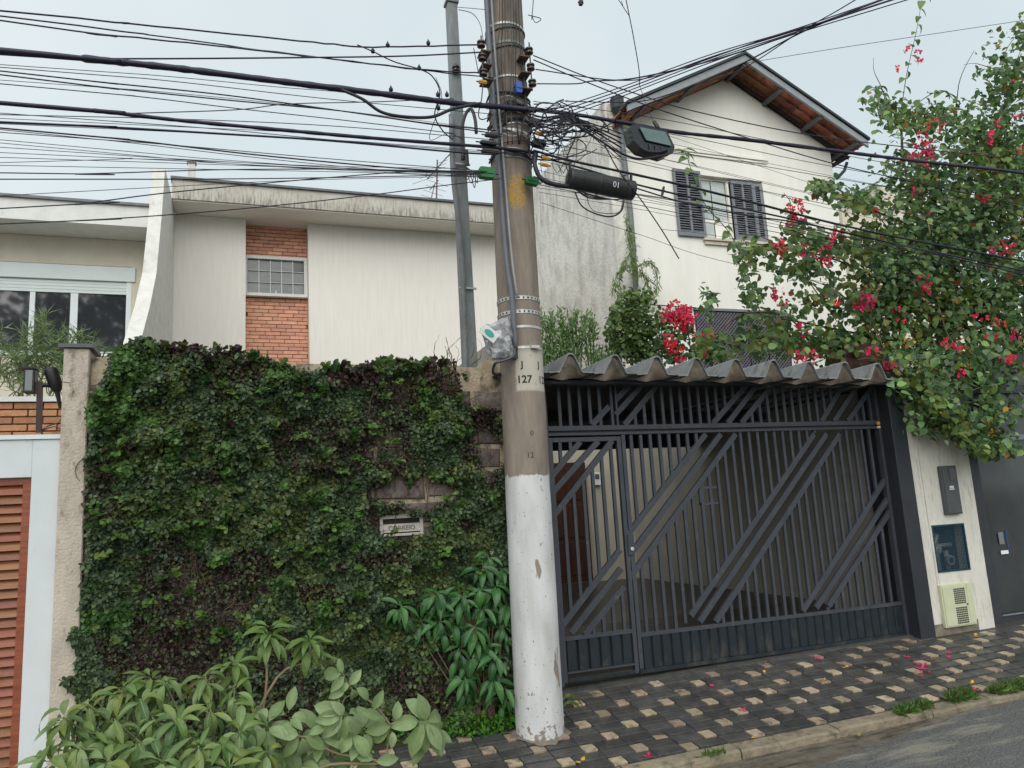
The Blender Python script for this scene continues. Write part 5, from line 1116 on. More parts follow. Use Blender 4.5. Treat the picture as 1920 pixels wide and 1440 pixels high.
for i in range(9):          # wires wound down the face of the pole
    x0 = 935+i*5.2; cable([(x0, -60, 5.77), (x0+2, 40, 5.77), (x0+random.uniform(-3, 9), 110, 5.765), (x0+random.uniform(0, 14), 190, 5.765), (x0+random.uniform(0, 16), 270, 5.765)], random.choice((.003, .0045)), 'one of the dark wires running down the upper face of the pole', 'wires down the face of the pole', random.choice(('wire', 'wire_grey')), n=4)
for i in range(15):          # messy ties
    y_ = random.uniform(165, 292); r = []
    for k in range(8):
        t = math.radians(-105+30*k); z_ = P(955, y_, 5.8).z+random.uniform(-.03, .03)+.03*math.sin(k+i); r.append(Vector((pax(z_)+(prad(z_)+.018)*math.sin(t), PY-(prad(z_)+.018)*math.cos(t), z_)))
    solo(M().tube(smoothpts(r, 3), random.choice((.004, .006, .009)), 5), 'binding_wire', random.choice(('wire', 'wire_grey', 'steel_strap', 'iron_rust')), 'one of the wires bound round the pole under the insulators', 'cable', 'wires bound round the pole', smooth=True)
for x_, y_, lab in ((857, 262, 'wire hanging beside the galvanised column'),):
    cable([(817, 145, 5.9), (828, 185, 5.9), (805, 260, 5.9), (840, 250, 5.9), (870, 262, 6.0)], .003, 'slack thin wire curling beside the galvanised column', None)
cable([(860, 18, 6.6), (885, 25, 6.4), (900, 45, 6.2), (906, 75, 5.9)], .004, 'thin wire arching from the top of the galvanised column to the pole', None, 'wire_grey')
cable([(855, 13, 6.65), (910, 18, 6.0)], .003, 'short straight wire from the column top to the pole', None, 'wire_grey')
cable([(905, 158, 5.68), (903, 185, 5.68), (897, 215, 5.68), (905, 224, 5.7), (925, 215, 5.75)], .005, 'looped wire hanging under the yellow tag left of the pole', None, 'wire_grey')
cable([(888, 90, 5.7), (893, 115, 5.7), (897, 138, 5.7)], .004, 'short wire linking the left insulators', None)
# closures ------------------------------------------------------------------
rc = thing('round_closure', 'fat black cylindrical splice closure numbered 01 under the cables', 'splice closure', P(1125, 372, 5.58))
a, b = P(1066, 334, 5.58), P(1188, 358, 5.58); d = (b-a).normalized(); Lc = (b-a).length; RR = .088
M().lathe(a, [(.03, -.015), (RR*.92, 0), (RR, .012), (RR, .11), (RR*.965, .112), (RR*.965, .12), (RR, .122), (RR, Lc*.42), (RR*1.06, Lc*.43), (RR*1.06, Lc*.46), (RR, Lc*.47), (RR, Lc*.83), (RR*.94, Lc*.84), (RR*.94, Lc*.87), (RR, Lc*.88), (RR*.97, Lc-.01), (RR*.5, Lc), (.02, Lc+.005)], 28, d).build('body', 'black_plastic', rc, smooth=False)
up = Vector((0, 0, 1)); up = (up-d*up.dot(d)).normalized(); fr = d.cross(up); fr = fr if fr.y < 0 else -fr
def onclos(u, v):
    ang = (v-.012)/RR-.35; return tuple(a+d*(Lc*.66+u)+(fr*math.cos(ang)+up*math.sin(ang))*(RR+.005))
text_mesh('01', .068, onclos, 'ink_white', rc)
for t in (.02, .96): c = a+d*Lc*t; M().tube([c+up*RR*.7, c+up*(RR+.06)], .014, 6).build('hanger', 'black_plastic', rc)
for k in range(5): o_ = random.uniform(-.02, .02); M().tube(smoothpts([a+d*.04-up*(RR-.01), a+d*(.2+o_)-up*(RR+.02+.01*k), a+d*(.42)-up*(RR+.03), a+d*(Lc-.08)-up*(RR+.0)]), .004, 5).build('lashed_wire', 'wire', rc)
bx = thing('box_closure', 'square black closure box with pale green lid hung on the thick cable', 'splice closure', P(1223, 270, 5.66))
outl = [(1184, 236), (1192, 234), (1250, 246), (1264, 275), (1261, 287), (1248, 292), (1206, 280), (1190, 264)]
m = M(); A_ = [P(x_, y_, 5.56) for x_, y_ in outl]; m.add(A_+[v+Vector((0, .15, .02)) for v in A_], [tuple(range(8)), tuple(range(15, 7, -1))]+[(i, (i+1) % 8, 8+(i+1) % 8, 8+i) for i in range(8)]); m.build('body', 'box_green', bx, bevel=.006)
L_ = [P(x_, y_, 5.552) for x_, y_ in ((1198, 239), (1247, 248.5), (1259, 275), (1211, 264))]; m = M(); m.add(L_+[v+Vector((0, -.012, 0)) for v in L_], [(3, 2, 1, 0), (4, 5, 6, 7), (0, 1, 5, 4), (1, 2, 6, 5), (2, 3, 7, 6), (3, 0, 4, 7)]).build('lid', 'box_lid', bx, bevel=.003)
m = M()
for k in range(4): u_ = (k+.5)/4; a_ = P(1211+48*u_, 268+11*u_, 5.55); b_ = P(1214+44*u_, 281+12*u_, 5.55); m.tube([a_, b_], .005, 5)
m.build('clips', 'black_plastic', bx, kind='stuff')
M().tube([P(1226, 228, 5.62), P(1234, 240, 5.6)], .018, 7).build('hanger', 'black_plastic', bx)
M().tube(smoothpts([P(1198, 276, 5.56), P(1212, 284, 5.55), P(1230, 286, 5.55), P(1248, 282, 5.55)]), .02, 7).build('coiled_tail', 'wire', bx)
# perched spiral dampers on the right cables
blob('cable_clip', 1243, 358, 5.6, .02, .02, .09, 'black_plastic', 'small black clip hanging on the heavy right cable', 'cable clip', .3)
blob('hanging_clamp', 1089, 5, 5.3, .035, .03, .05, 'insul', 'small dark clamp at the top edge right of the pole', 'cable clamp', .0)
# ================================================================ IVY
def ell(x, y, cx, cy, rx, ry): return ((x-cx)/rx)**2+((y-cy)/ry)**2
def projA(p):
    d = p-CAM; q = d@FV; return 960+FPX*(d@RV)/q, 720-FPX*(d@UV)/q
N = 260000
X = RNG.uniform(-1.22, 2.36, N); Z = RNG.uniform(-.2, 3.02, N)
pw_ = np.stack([X, np.full(N, WY), Z], 1); u, v = projA(pw_)
n1 = vnoise(pw_, 3.1); n2 = vnoise(pw_+5, 9); n3 = vnoise(pw_+11, 1.6); n4 = vnoise(pw_+31, 22)
top = np.interp(u, [100, 172, 200, 215, 260, 330, 420, 520, 560, 640, 730, 850, 858, 900, 960], [760, 770, 720, 668, 652, 655, 660, 690, 702, 690, 682, 684, 760, 775, 790])+(n2-.5)*26
left = np.interp(v, [640, 770, 1000, 1160, 1185, 1240, 1275, 1310, 1440], [205, 172, 168, 158, 138, 156, 130, 156, 150])+(n4-.5)*18
bare = np.zeros(N)
def patch(cx, cy, rx, ry, k): 
    global bare
    bare = np.maximum(bare, k*np.clip(1.35-ell(u, v, cx, cy, rx, ry)-(n2-.5)*1.3, 0, 1))
patch(905, 722, 50, 38, 1.3); patch(948, 800, 14, 90, 1); patch(765, 928, 78, 32, 1.7); patch(752, 985, 50, 22, 2.4); patch(905, 855, 40, 55, 1.0); patch(690, 960, 14, 30, .9)
patch(720, 830, 46, 66, .85); patch(375, 1120, 110, 75, .74); patch(330, 1215, 120, 60, .72); patch(470, 1060, 60, 32, .55); patch(740, 745, 44, 38, .75); patch(830, 705, 30, 40, .7); patch(835, 1250, 40, 60, .85)
patch(780, 1300, 60, 60, .7); patch(520, 1210, 50, 45, .6); patch(590, 1110, 35, 20, .45); patch(390, 900, 30, 30, .35); patch(720, 1050, 50, 14, .6); patch(860, 985, 22, 18, .5); patch(870, 1165, 40, 52, 1.0); patch(610, 780, 40, 40, .25)
dens = np.clip(1.0-bare, .0, 1)*np.clip(.55+n1*.9, 0, 1)
bottom = v < np.interp(u, [100, 850, 960], [1450, 1360, 1340])
keep = (v > top) & (u > left) & (u < 957) & bottom & (RNG.random(N) < dens)
X, Z, u, v, n1, n2, n3, n4, bare = (a_[keep] for a_ in (X, Z, u, v, n1, n2, n3, n4, bare)); N = len(X)
thick = .02+.20*np.clip(n1-.22, 0, 1)+.26*np.clip(n2-.35, 0, 1)*(1-bare.clip(0, 1))
lay_ = RNG.random(N)**.6
Y = WY-.035-thick*lay_
front = np.stack([X, Y, Z+thick*.1*lay_], 1)
dr = rnd(N)*.62+np.array([0, -.28, -.55]); nr = rnd(N)*.42+np.array([0, -.85, .62])
n3b = vnoise(front+3, 2.4); n5 = vnoise(front+43, 5.5)
col = pal([(.045, .080, .040), (.072, .120, .052), (.110, .165, .068), (.066, .105, .062), (.135, .185, .088)], N, .22)
ly = (n5 > .55)[:, None]; col = np.where(ly & (RNG.random((N, 1)) < .65), pal([(.085, .125, .035), (.115, .155, .05), (.145, .175, .055)], N, .2), col)
brt = ((vnoise(front+71, 5.6) > .72) & (lay_ > .6))[:, None]; col = np.where(brt, pal([(.085, .18, .045), (.11, .20, .055)], N, .2), col)
red = ((bare > .25) & (RNG.random(N) < .6)) | ((v < top[keep]+40) & (vnoise(front+17, 4) > .64) & (u > 250)) | ((vnoise(front+91, 2.2) > .74) & (RNG.random(N) < .45)) | (ell(u, v, 845, 700, 55, 45) < 1.1) & (RNG.random(N) < .8)
col = np.where(red[:, None], pal([(.062, .038, .030), (.085, .050, .042), (.045, .032, .028), (.075, .062, .042)], N, .25), col)
size = RNG.uniform(.020, .043, N)*(1-.35*bare.clip(0, 1))*np.where(n5 > .6, 1.15, 1)
ivy = leaves('ivy', front, dr, nr, size, col, 'ivy', 'leaf_attr', None, 'stuff'); props(ivy, 'dark green ivy with reddish patches covering the garden wall', 'ivy')
# shoots standing above the wall top and sticking out
sp_p, sp_d, sp_s = [], [], []
for i in range(230):
    if i < 34: x_ = random.uniform(205, 850); y_ = float(np.interp(x_, [200, 330, 420, 520, 560, 850], [672, 662, 665, 690, 700, 688])); d0 = Vector((random.uniform(-.4, .4), -.5, 1))
    else: x_ = random.uniform(180, 900); y_ = random.uniform(700, 1200); d0 = Vector((random.uniform(-.6, .6), -1, random.uniform(-.3, .5)))
    p_ = P(x_, y_, 6.22); d0.normalize()
    for k in range(14):
        sp_p.append(p_+d0*((.005 if i < 34 else .011)*k)+Vector((random.uniform(-.02, .02), random.uniform(-.02, .02), random.uniform(-.01, .01)))); sp_d.append(d0+Vector((random.uniform(-1, 1), random.uniform(-.6, .2), random.uniform(-.7, .5)))); sp_s.append(i)
n_ = len(sp_p); hue = RNG.random(240); cc = np.array([((.11, .21, .05), (.15, .23, .06), (.045, .10, .03), (.06, .035, .035))[int(hue[i]*(3.99 if i < 60 else 2.99))] for i in sp_s])*(1+RNG.normal(0, .15, (n_, 1)))
leaves('shoots', np.array(sp_p), np.array(sp_d), rnd(n_)*.4+np.array([0, -.8, .6]), RNG.uniform(.035, .062, n_), cc, 'ivy', 'leaf_attr', ivy)
# bare climbing stems
m = M(); random.seed(5)
for cx, cy_, rx, ry, nn in ((375, 1120, 115, 85, 150), (330, 1215, 120, 60, 90), (740, 840, 60, 90, 45), (765, 935, 80, 40, 14), (905, 850, 45, 75, 26), (830, 720, 60, 50, 30), (835, 1260, 60, 70, 22), (500, 1000, 300, 250, 60), (760, 1040, 80, 20, 12), (180, 900, 14, 200, 14)):
    for _ in range(nn):
        x_, y_ = cx+random.uniform(-1, 1)*rx, cy_+random.uniform(-1, 1)*ry; p_ = P(x_, y_, WY-.035-random.uniform(0, .05)); pts = [p_]; d_ = Vector((random.uniform(-.7, .7), 0, random.choice((1, 1, -.3)))).normalized()
        for k in range(random.randint(4, 9)):
            d_ = (d_+Vector((random.uniform(-.7, .7), random.uniform(-.2, .2), random.uniform(-.4, .5)))).normalized(); q_ = pts[-1]+d_*.04; q_.y = min(max(q_.y, WY-.12), WY-.025); pts.append(q_)
        m.tube(pts, [random.uniform(.0022, .0055)*(1-.08*k) for k in range(len(pts))], 4, False)
m.build('bare_stems', 'twig', ivy, kind='stuff')

# ================================================================ weeds along the wall foot, grass tufts, petals
N = 5200; X = RNG.uniform(-1.0, 2.08, N); Y = RNG.uniform(6.02, 6.30, N)+.0; edge = 6.10-.10*np.clip((X-1.3)/.8, 0, 1)+.07*(vnoise(np.stack([X, Y*0, X*0], 1), 7)-.5)
k_ = (Y > edge) & ((X > 1.25) | (RNG.random(N) < .3)); X, Y = X[k_], Y[k_]; N = len(X)
Z = SB*(X-4.7)+SC*(Y-6.6)+RNG.random(N)**1.5*.13
wd = leaves('ground_weeds', np.stack([X, Y, Z], 1), rnd(N)*.7+np.array([0, -.2, .8]), rnd(N), RNG.uniform(.018, .045, N), pal([(.07, .20, .025), (.10, .26, .03), (.05, .14, .02)], N), 'ivy', 'leaf_attr', None, 'stuff'); props(wd, 'bright green low weeds at the foot of the ivy wall beside the pole', 'weeds')
def tuft(px, py, rx, ry, n, h, lab, dz=0, c0=0):
    c = PS(px, py); t_p, t_d = [], []
    pos = np.zeros((n, 3)); a = RNG.random(n)*6.28; r_ = RNG.random(n)**.5
    pos[:, 0] = c.x+rx*r_*np.cos(a); pos[:, 1] = c.y+ry*r_*np.sin(a); pos[:, 2] = np.where(pos[:, 1] > KO, SB*(pos[:, 0]-4.7)+SC*(np.maximum(pos[:, 1], KI)-6.6)-.01, SB*(pos[:, 0]-4.7)-.43)
    o = thing('grass_tuft', lab, 'grass', (c.x, c.y, c.z-.02))
    leaves('blades', pos, rnd(n)*.55+np.array([0, -.35, .8]), rnd(n), RNG.uniform(.4, 1, n)*h, pal([(.12, .24, .05), (.17, .28, .08), (.22, .27, .12), (.09, .19, .04)], n), 'needle', 'leaf_attr', o)
    leaves('leaves', pos[:n//3], rnd(n//3)*.6+np.array([0, -.3, .6]), rnd(n//3), RNG.uniform(.3, .6, n//3)*h, pal([(.12, .24, .05), (.17, .28, .08)], n//3), 'ivy', 'leaf_attr', o)
tuft(1342, 1424, .16, .05, 500, .085, 'small grass tuft in the gutter nearest the pole')
tuft(1712, 1331, .20, .05, 650, .09, 'grass tuft growing over the middle of the kerb')
tuft(1800, 1306, .16, .06, 700, .10, 'bushier grass tuft on the kerb left of the raised paving corner')
tuft(1900, 1290, .28, .06, 800, .10, 'grass tuft at the right edge of the picture by the kerb')
sb = thing('strap_leaf_plant', 'two long yellow edged strap leaves poking out beside the foot of the pole', 'plant', PS(1052, 1345))
for q_ in ([(1045, 1340), (1062, 1315), (1085, 1322), (1096, 1338)], [(1046, 1343), (1064, 1328), (1080, 1330), (1090, 1333)]):
    pts = [PS(*a_)+Vector((0, 0, .02+.03*math.sin(i*1.1))) for i, a_ in enumerate(q_)]; s = smoothpts(pts, 3); m = M(); vs = []
    for i, p_ in enumerate(s): w_ = .014*math.sin(math.pi*(i+.6)/(len(s)+.3))**.6; vs += [p_+Vector((0, 0, w_)), p_-Vector((0, 0, w_))]
    m.add(vs, [(2*i, 2*i+1, 2*i+3, 2*i+2) for i in range(len(s)-1)]).build('leaf', 'leaf_tree', sb)
def fallen(x_, y_, mt, n, s, lab, grp=None):
    c = PS(x_, y_); 
    if c.y < KO: d_ = ray(x_, y_); t_ = (SB*0-.43+.02*(c.x-4.7)-CAM[2])/d_[2]; c = Vector(CAM+d_*t_); c.z = roadz(c.x, min(c.y, 5.1))+.004
    m = M()
    for k in range(n):
        a = 6.28*k/n+random.random(); e = Vector((math.cos(a), math.sin(a), 0)); f = Vector((-math.sin(a), math.cos(a), 0)); sl_ = Vector((0, 0, SC*1)) if c.y > KI else Vector((0, 0, 0))
        P_ = [c+Vector((0, 0, .004)), c+e*s*.5+f*s*.3+Vector((0, 0, .006)), c+e*s+Vector((0, 0, .014)), c+e*s*.5-f*s*.3+Vector((0, 0, .006))]
        P_ = [p_+Vector((0, 0, (p_.y-c.y)*sl_.z)) for p_ in P_]; m.add(P_, [(0, 1, 2, 3)])
    solo(m, 'fallen_petals', mt, lab, 'petals', grp)
random.seed(3)
for i, (x_, y_, s) in enumerate(((1393, 1333, .045), (1335, 1287, .03), (1535, 1236, .05), (1702, 1233, .03), (1778, 1225, .035), (1733, 1246, .05), (1728, 1254, .06), (1726, 1268, .04), (1720, 1246, .04), (1828, 1294, .05), (1832, 1327, .05), (1215, 1418, .05), (1800, 1292, .03), (1365, 1437, .07), (1750, 1238, .03), (1780, 1233, .03), (1744, 1262, .025))):
    fallen(x_, y_, 'petal_pink', random.randint(3, 5), s, 'fallen pink red bract lying on the wet pavement', 'fallen pink bracts on the ground')
for x_, y_, mt, s, lab in ((1090, 1428, 'petal_yellow', .06, 'bright yellow fallen flower on the pavement right of the pole'), (1433, 1262, 'petal_yellow', .05, 'yellow green fallen leaf near the gate sill'), (1828, 1192, 'petal_yellow', .07, 'yellow fallen flower at the foot of the white pillar'),
                       (1585, 1252, 'leaf_fallen', .055, 'orange fallen leaf on a light tile in the middle of the pavement'), (1545, 1276, 'leaf_fallen', .045, 'brown fallen leaf left of the orange one'), (1620, 1253, 'leaf_fallen', .03, 'tiny brown fallen leaf'), (1823, 1281, 'petal_yellow', .05, 'curled yellow leaf by the raised kerb corner'),
                       (1786, 1279, 'leaf_fallen', .03, 'pale fallen leaf near the kerb grass'), (1510, 1386, 'leaf_fallen', .05, 'yellowish leaf in the gutter'), (1615, 1411, 'leaf_fallen', .045, 'brown leaf on the asphalt edge'), (1728, 1355, 'petal_yellow', .03, 'small yellow leaf in the gutter below the kerb tuft'), (1410, 1385, 'petal_yellow', .03, 'small cream petal at the kerb stone')):
    fallen(x_, y_, mt, 2, s, lab)

# ================================================================ LARGE LEAVES
def bigleaf(L, W, droop, fold, tipr=1.0, nseg=6):
    m = M(); vs = []
    for i in range(nseg+1):
        t = i/nseg; w_ = W*math.sin(math.pi*min(1, t**tipr*.98+.02))**.8*(1-.25*t) if 0 < i < nseg else .003
        y = L*t*math.cos(droop*t*.8); z = -L*t*math.sin(droop*t*.8)
        vs += [(-w_, y, z+fold*w_), (-w_*.5, y, z+fold*w_*.35), (0, y, z-.004), (w_*.5, y, z+fold*w_*.35), (w_, y, z+fold*w_)]
    m.add(vs, [(i*5+k, i*5+k+1, i*5+k+6, i*5+k+5) for i in range(nseg) for k in range(4)])
    m.add([p for i in range(nseg+1) for t in (i/nseg,) for sx in (-1, 1) for p in ((sx*.011*(1-.75*t), L*t*math.cos(droop*t*.8), -L*t*math.sin(droop*t*.8)+.004),)], [(2*i, 2*i+1, 2*i+3, 2*i+2) for i in range(nseg)])
    m.tube([(0, -.10, .02), (0, 0, 0)], .009, 4, False); return m
def ribbed(m_, mt, rib, nseg):
    me = piece(m_, mt, smooth=True); me.materials.append(MATS[rib])
    for p in me.polygons:
        c = p.center
        if len(me.polygons) and p.index >= nseg*4: p.material_index = 1
    return me
LM = {'tree': [ribbed(bigleaf(1, .155+.022*(i%3), .35+.35*i, .5, 1.1), 'leaf_tree', 'leaf_rib', 6) for i in range(4)],
      'round': [ribbed(bigleaf(1, .27+.03*i, .25+.4*i, .4, 1.1), 'leaf_round', 'leaf_rib', 6) for i in range(3)],
      'deep': [ribbed(bigleaf(1, .175+.022*i, .5+.35*i, .5, 1.05), 'leaf_deep', 'leaf_rib_deep', 6) for i in range(3)],
      'boug': [piece(bigleaf(1, .33+.03*i, .3+.3*i, .35, .85, 4), 'leaf_boug', smooth=True) for i in range(3)]}
def orient(d, up):
    d = d.normalized(); x_ = d.cross(up); x_ = x_.normalized() if x_.length > 1e-5 else Vector((1, 0, 0)); z_ = x_.cross(d); return Matrix(((x_.x, d.x, z_.x, 0), (x_.y, d.y, z_.y, 0), (x_.z, d.z, z_.z, 0), (0, 0, 0, 1)))
CNT = {}
def putleaf(kind, p, d, up, L, parent, spare):
    m4 = Matrix.Translation(p) @ orient(d, up) @ Matrix.Scale(L, 4); k = CNT.get(parent, 0); me = random.choice(LM[kind])
    if k < 298: inst(me, 'leaf', parent, None, m4=m4); CNT[parent] = k+1
    else: spare.append((me, m4))
def flush(spare, parent, mt):
    if not spare: return
    m = M()
    for me, m4 in spare: m.add([m4 @ v.co for v in me.vertices], [tuple(p.vertices) for p in me.polygons])
    m.build('more_leaves', mt, parent, kind='stuff', smooth=True)
def whorl(kind, c, ax, n, L, parent, spare, spread=1.0, droop=.3):
    ax = ax.normalized(); t1 = ax.cross(Vector((.3, -.5, .8))).normalized(); t2 = ax.cross(t1); ph = random.random()*6.28
    for k in range(n):
        a = ph+6.283*k/n*1.0+random.uniform(-.25, .25); s = spread*random.uniform(.6, 1.25); d = (ax*random.uniform(.15, .8)+(t1*math.cos(a)+t2*math.sin(a))*s+Vector((0, 0, -droop*random.uniform(.3, 1.3)))).normalized()
        putleaf(kind, c+ax*random.uniform(-.05, .01)*(L/.15)+d*.018, d, (ax+Vector((0, -.3, .6))).normalized(), L*random.uniform(.65, 1.1), parent, spare)
def limb(pts, r0, r1, mt, parent, name='branch', n=5):
    s = smoothpts(pts, n); M().tube(s, [r0+(r1-r0)*i/(len(s)-1) for i in range(len(s))], 6).build(name, mt, parent, smooth=True)

random.seed(12)
ft = thing('young_street_tree', 'leafy young tree with drooping whorled leaves in the left foreground', 'tree', (-.05, 4.25, swz(0, 5.3)-.02)); spare = []
root = Vector((-.05, 4.25, -.48))
limb([root, root+Vector((.03, 0, .35)), root+Vector((-.02, .03, .7))], .03, .022, 'twig_pale', ft, 'trunk')
fork = root+Vector((-.02, .03, .7))
WL = [(118, 1345, 4.1), (150, 1400, 3.9), (165, 1320, 4.2), (215, 1350, 4.1), (200, 1425, 3.8), (262, 1310, 4.3), (255, 1385, 3.95), (310, 1280, 4.4), (330, 1345, 4.1), (300, 1425, 3.8), (385, 1265, 4.4), (395, 1330, 4.15), (372, 1400, 3.9), (440, 1290, 4.3),
      (450, 1370, 4.0), (430, 1440, 3.8), (90, 1420, 3.9), (500, 1410, 4.0), (345, 1450, 3.8), (230, 1290, 4.5), (480, 1330, 4.2), (285, 1345, 4.2), (130, 1450, 3.8), (180, 1375, 4.0), (415, 1395, 3.9)]
for x_, y_, Y_ in WL:
    c = P(x_, y_, Y_); ax = (c-fork).normalized()*.6+Vector((0, -.35, .8)); limb([fork+Vector((random.uniform(-.05, .05), 0, random.uniform(-.1, .2))), fork.lerp(c, .5)+Vector((0, 0, -.02)), c], .010, .004, 'twig_green', ft, n=3)
    whorl('tree', c, ax, random.randint(9, 12), .138, ft, spare, .8, random.uniform(.35, 1.0))
    if random.random() < .6: whorl('tree', c+Vector((random.uniform(-.05, .05), .03, -.07)), ax, 6, .11, ft, spare, 1.1, .9)
for x_, y_, Y_, d_ in ((115, 1330, 4.05, (-1, -.1, .15)), (118, 1345, 4.0, (-1, -.2, -.25)), (105, 1385, 3.9, (-.6, -.3, -.8)), (95, 1395, 3.9, (-.5, -.3, -.9)), (120, 1360, 3.95, (-.8, -.1, -.6))):
    putleaf('tree', P(x_, y_, Y_), Vector(d_), Vector((0, -.4, .9)), .15, ft, spare)
# two taller shoots on the left half
for pts, wh in (([(470, 1440), (498, 1300), (500, 1220), (505, 1190)], (505, 1178)), ([(440, 1420), (520, 1270), (575, 1240), (582, 1210)], (580, 1200)), ([(300, 1440), (290, 1330), (283, 1290)], (283, 1270)), ([(470, 1440), (475, 1360), (470, 1300), (452, 1260)], (440, 1240))):
    p_ = [P(x_, y_, 4.5) for x_, y_ in pts]; limb(p_, .009, .004, 'twig_pale', ft, n=4); c = P(wh[0], wh[1], 4.5)
    whorl('tree', c, Vector((0, -.2, 1)), 14, .15, ft, spare, 1.0, .35); whorl('tree', c+Vector((0, 0, -.05)), Vector((0, -.3, .8)), 8, .13, ft, spare, 1.2, .6)
flush(spare, ft, 'leaf_tree')

random.seed(15)
rt = thing('pale_leaf_branch', 'arching branch with pale rounded leaves in front of the ivy, left of the pole', 'shrub', (.6, 4.2, swz(.6, 5.3)-.05)); spare = []
B0 = P(720, 1432, 4.1)
limb([P(560, 1520, 4.1), P(600, 1440, 4.1), B0], .009, .007, 'twig_pale', rt); limb([P(560, 1520, 4.1), Vector((.25, 4.25, -.45))], .012, .010, 'twig_pale', rt)
q = lambda x_, y_, Y_=4.1: P(x_, y_, Y_)
limb([B0, q(727, 1400), q(732, 1360), q(760, 1352), q(795, 1350)], .006, .003, 'twig_pale', rt); limb([B0, q(690, 1422), q(630, 1412), q(580, 1385), q(555, 1380)], .007, .004, 'twig_pale', rt)
limb([q(732, 1360), q(718, 1340), q(700, 1320), q(680, 1306), q(655, 1287), q(642, 1260)], .005, .002, 'twig_pale', rt); limb([q(640, 1330), q(648, 1308), q(676, 1300)], .003, .002, 'twig_pale', rt)
limb([q(580, 1385), q(560, 1395), q(520, 1430), q(500, 1450)], .005, .004, 'twig_pale', rt)
up = Vector((0, -.9, .35))
def lf(x_, y_, dx, dy, L, Y_=4.08, kind='round'):
    a_, b_ = P(x_, y_, Y_), P(x_+dx, y_+dy, Y_-.02+random.uniform(-.03, .03)); putleaf(kind, a_, (b_-a_), (up+Vector((random.uniform(-.3, .3), 0, random.uniform(-.2, .4)))), (b_-a_).length*1.02, rt, spare)
for a_ in ((642, 1262, -8, -28), (640, 1264, -44, -2), (645, 1268, -24, 28), (655, 1284, 22, -26), (648, 1288, -30, 22), (660, 1292, 12, 28), (668, 1290, 30, 18), (652, 1280, -10, 14), (700, 1330, 18, -34), (715, 1345, -35, -12),
           (798, 1350, -22, -50), (800, 1350, -12, -45), (802, 1352, 38, -22), (805, 1356, 44, 28), (800, 1358, 30, 48), (794, 1360, -28, 50), (790, 1358, -20, 62), (796, 1362, 6, 52), (785, 1352, -48, 6), (806, 1358, 28, 62),
           (732, 1362, -46, 8), (728, 1368, -40, 24), (735, 1372, 4, 30), (740, 1350, 12, -30), (640, 1340, -48, 12), (642, 1342, -38, 44), (646, 1345, 2, 62), (650, 1342, 30, 40), (644, 1340, -14, -22), (638, 1336, -52, -14),
           (655, 1338, 22, -14), (648, 1346, -22, 60), (560, 1382, -30, 40), (566, 1384, 14, 52), (572, 1380, 40, 24), (560, 1378, -40, -6), (580, 1378, 30, -20), (700, 1425, -40, -20), (705, 1428, 44, -6), (690, 1420, -20, -44), (640, 1412, 20, -40)):
    lf(*a_, 0)
for x_, y_, n in ((600, 1370, 7), (530, 1400, 8), (500, 1360, 8), (620, 1420, 7), (560, 1430, 8), (660, 1440, 7), (470, 1400, 7), (540, 1340, 6), (800, 1380, 5), (680, 1370, 5)):
    whorl('round', P(x_, y_, 4.15), Vector((0, -.6, .6)), n, .135, rt, spare, 1.0, .4)
flush(spare, rt, 'leaf_round')

random.seed(18)
dp = thing('lance_leaf_shrub', 'deep green shrub with long lance shaped leaves beside the pole', 'shrub', (1.85, 6.1, -.15)); spare = []
for x_, y_, n, Y_ in ((818, 1109, 8, 6.02), (752, 1134, 8, 6.05), (866, 1119, 8, 6.05), (929, 1100, 9, 6.05), (905, 1060, 7, 6.1), (891, 1175, 9, 5.98), (929, 1232, 10, 6.0), (872, 1270, 8, 6.02), (915, 1040, 6, 6.15), (945, 1170, 8, 6.08), (905, 1215, 8, 6.05), (850, 1160, 6, 6.1), (940, 1065, 7, 6.12), (905, 1140, 7, 6.08), (880, 1230, 7, 6.08), (950, 1130, 7, 6.1), (825, 1160, 6, 6.04), (790, 1165, 5, 6.1), (900, 1105, 6, 6.05), (925, 1270, 6, 6.0), (860, 1215, 6, 6.08), (945, 1290, 5, 6.02)):
    c = P(x_, y_, Y_); limb([Vector((1.85+random.uniform(-.1, .1), 6.15, -.12)), Vector((c.x*.6+1.85*.4, 6.12, (c.z-.1)*.55)), c], .008, .004, 'twig', dp, 'stem', n=3)
    whorl('deep', c, Vector((random.uniform(-.2, .2), -.55, .75)), n+2, .17, dp, spare, .95, .6)
    whorl('deep', c+Vector((random.uniform(-.04, .04), .03, -.09)), Vector((random.uniform(-.4, .4), -.6, .5)), 5, .15, dp, spare, 1.1, .8)
flush(spare, dp, 'leaf_deep')

# ================================================================ BOUGAINVILLEA
random.seed(31)
bg = thing('bougainvillea', 'huge sprawling bougainvillea with magenta red bracts at the right', 'bougainvillea', (8.4, 7.4, 0))
limb([Vector((8.2, 7.3, 0)), Vector((8.1, 7.4, 1.5)), Vector((8.3, 7.5, 3)), P(1770, 560, 7.5), P(1800, 380, 7.6), P(1880, 200, 7.6)], .09, .03, 'twig', bg, 'trunk')
for pts in ([(1760, 620), (1700, 560), (1600, 500), (1500, 470), (1440, 470)], [(1790, 560), (1720, 420), (1695, 300), (1690, 200)], [(1780, 640), (1690, 640), (1580, 620), (1480, 600), (1420, 590)], [(1790, 640), (1740, 720), (1740, 790), (1790, 830)], [(1790, 450), (1650, 400), (1560, 350), (1530, 360)], [(1830, 600), (1880, 700), (1850, 780), (1800, 800)], [(1800, 400), (1850, 300), (1890, 180), (1915, 100)]):
    limb([P(x_, y_, 7.2) for x_, y_ in pts], .022, .006, 'twig', bg)
